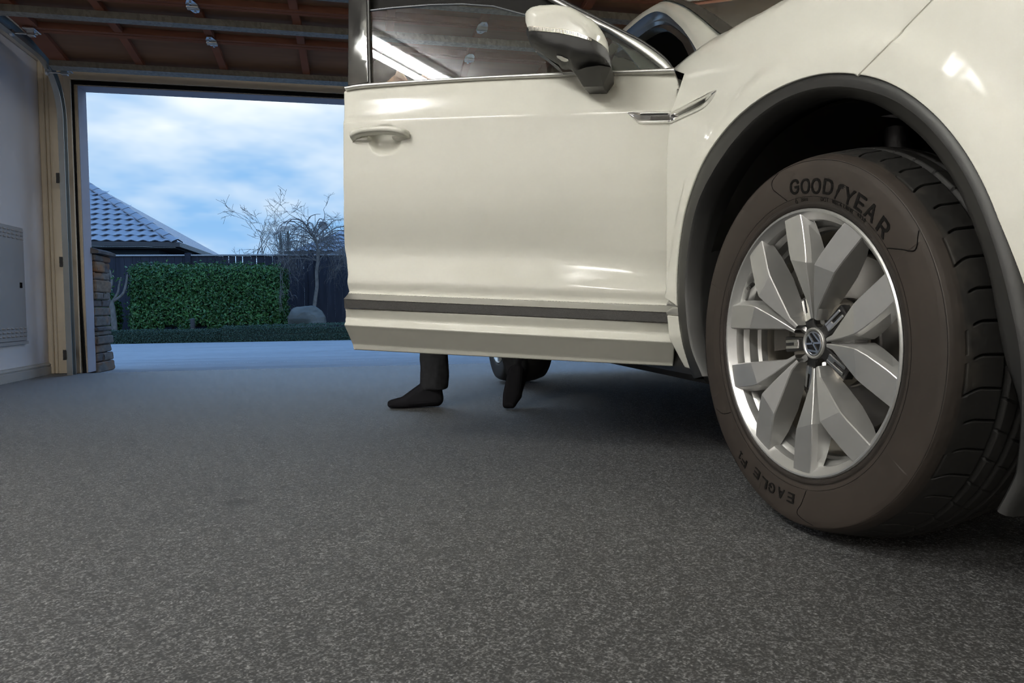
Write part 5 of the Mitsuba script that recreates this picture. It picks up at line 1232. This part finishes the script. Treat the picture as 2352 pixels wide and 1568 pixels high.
foot((.716, 3.205, .13), (.655, 3.085, .056), (.625, 3.025, .020), (.702, 3.20, .165), 'person__sock')
# torso, arms and head
def atpx(x, y, D): d = CF + (x - W/2)/FPX*CR - (y - H/2)/FPX*CU; return CAM + d*D
nb = atpx(1022, 205, 3.16)                     # base of the neck
hd = atpx(916, 192, 3.10)                      # middle of the bowed head
jj_ = dict(w=((.455, 3.31, .95), .118), ch=(tuple(nb*.72 + np.array([.46, 3.31, .95])*.28 - UP*.04), .120), shR=(tuple(nb + (-.06, .17, -.06)), .058), shL=(tuple(nb + (.05, -.15, -.07)), .058), nk=(tuple(nb), .060), elR=(tuple(nb + (-.06, .22, -.33)), .048), elL=(tuple(nb + (.12, -.17, -.34)), .048), wrR=(tuple(nb + (-.12, .16, -.55)), .036), wrL=(tuple(nb + (.06, -.17, -.57)), .036))
to = chain(jj_, [('w', 'ch'), ('ch', 'shR'), ('ch', 'shL'), ('ch', 'nk'), ('shR', 'nk'), ('shL', 'nk'), ('shR', 'elR'), ('shL', 'elL'), ('elR', 'wrR'), ('elL', 'wrL')], .016, 8)
scene['person__jumper'] = ply(to, 'jumper_cloth', 50); labels['person__jumper'] = {'label': 'dark jumper'}
fx_ = np.array([-.60, .05, -.80]); fx_ /= np.linalg.norm(fx_); sx_ = np.array([.08, -1., 0]); sx_ -= fx_*(sx_ @ fx_); sx_ /= np.linalg.norm(sx_); ux_ = np.cross(fx_, sx_)
if ux_[0] > 0: ux_ = -ux_
def hp_(f, s, u): return hd + fx_*f + sx_*s + ux_*u
head_ex = [[(hp_(-.025, 0, .035), .082), (hp_(.02, 0, .03), .078)], [(hp_(.02, 0, .03), .078), (hp_(.055, .0, -.055), .042)], [(hp_(.06, .018, -.085), .022), (hp_(.06, -.018, -.085), .022), (hp_(.0, .035, -.05), .035), (hp_(0, -.035, -.05), .035), (hp_(.03, 0, .0), .07)],
           [(hp_(.09, 0, .0), .010), (hp_(.108, 0, -.03), .012), (hp_(.092, 0, -.036), .014)],
           [(hp_(.088, .0, -.055), .012), (hp_(.086, .014, -.056), .009), (hp_(.086, -.014, -.056), .009)],
           [(hp_(.085, .03, .018), .012), (hp_(.085, -.03, .018), .012)],
           [(hp_(-.02, 0, -.05), .058), (nb*.5 + hd*.5, .056), (nb, .060)]]
for s_ in (-1, 1): head_ex.append([(hp_(-.005, s_*.083, .018), .010), (hp_(-.022, s_*.092, .022), .010), (hp_(-.012, s_*.084, -.022), .007)])
body_hands = []
for (wr, el) in ((jj_['wrR'][0], jj_['elR'][0]), (jj_['wrL'][0], jj_['elL'][0])):
    w = np.array(wr); d = w - np.array(el); d /= np.linalg.norm(d); sd = np.cross(d, (0, 1, 0)); sd /= np.linalg.norm(sd); up = np.cross(sd, d)
    body_hands.append([(w - d*.10, .030), (w, .028)])
    body_hands.append([(w, .027), (w + d*.05 + sd*.026, .016), (w + d*.05 - sd*.026, .016)])
    body_hands.append([(w + d*.05 + sd*.026, .016), (w + d*.05 - sd*.026, .016), (w + d*.095 + sd*.030, .0125), (w + d*.095 - sd*.028, .0115)])
    for i, L in enumerate((.075, .085, .078, .06)):
        b_ = w + d*.095 + sd*(.030 - .0195*i); k1 = b_ + d*L*.5 + up*.004; k2 = k1 + d*L*.45 + up*.016
        body_hands += [[(b_, .0098), (k1, .0088)], [(k1, .0088), (k2, .0078)]]
    t0 = w + d*.03 + sd*.03; t1 = t0 + d*.035 + sd*.028; t2 = t1 + d*.035 + sd*.006
    body_hands += [[(t0, .013), (t1, .0105)], [(t1, .0105), (t2, .009)]]
A_ = lambda k: np.array(jj_[k][0])
hm = chain({}, [], .008, 6, head_ex + [[(nb, .06), (A_('ch'), .095)], [(A_('w') - UP*.08, .09), (A_('ch'), .095)]] + [q for sd_ in 'RL' for q in ([(A_('ch'), .08), (A_('sh' + sd_), .042)], [(A_('sh' + sd_), .042), (A_('el' + sd_), .036)], [(A_('el' + sd_), .036), (A_('wr' + sd_), .026)])] + body_hands)
scene['person__body'] = ply(hm, 'skin', 60)
hr_ = chain({}, [], .010, 8, [[(hp_(-.034, 0, .045), .086), (hp_(.012, 0, .056), .082)], [(hp_(-.045, 0, -.02), .066), (hp_(-.034, 0, .045), .086)]])
scene['person__hair'] = ply(hr_, 'hair', 60)
for s_ in (-1, 1):
    e_ = trimesh.creation.icosphere(2, .0125); e_.apply_translation(hp_(.083, s_*.031, .003)); add('person__eye', e_, 'eye', True)
tag('person', 'person in dark trousers and socks stepping behind the open white car door', 'person')
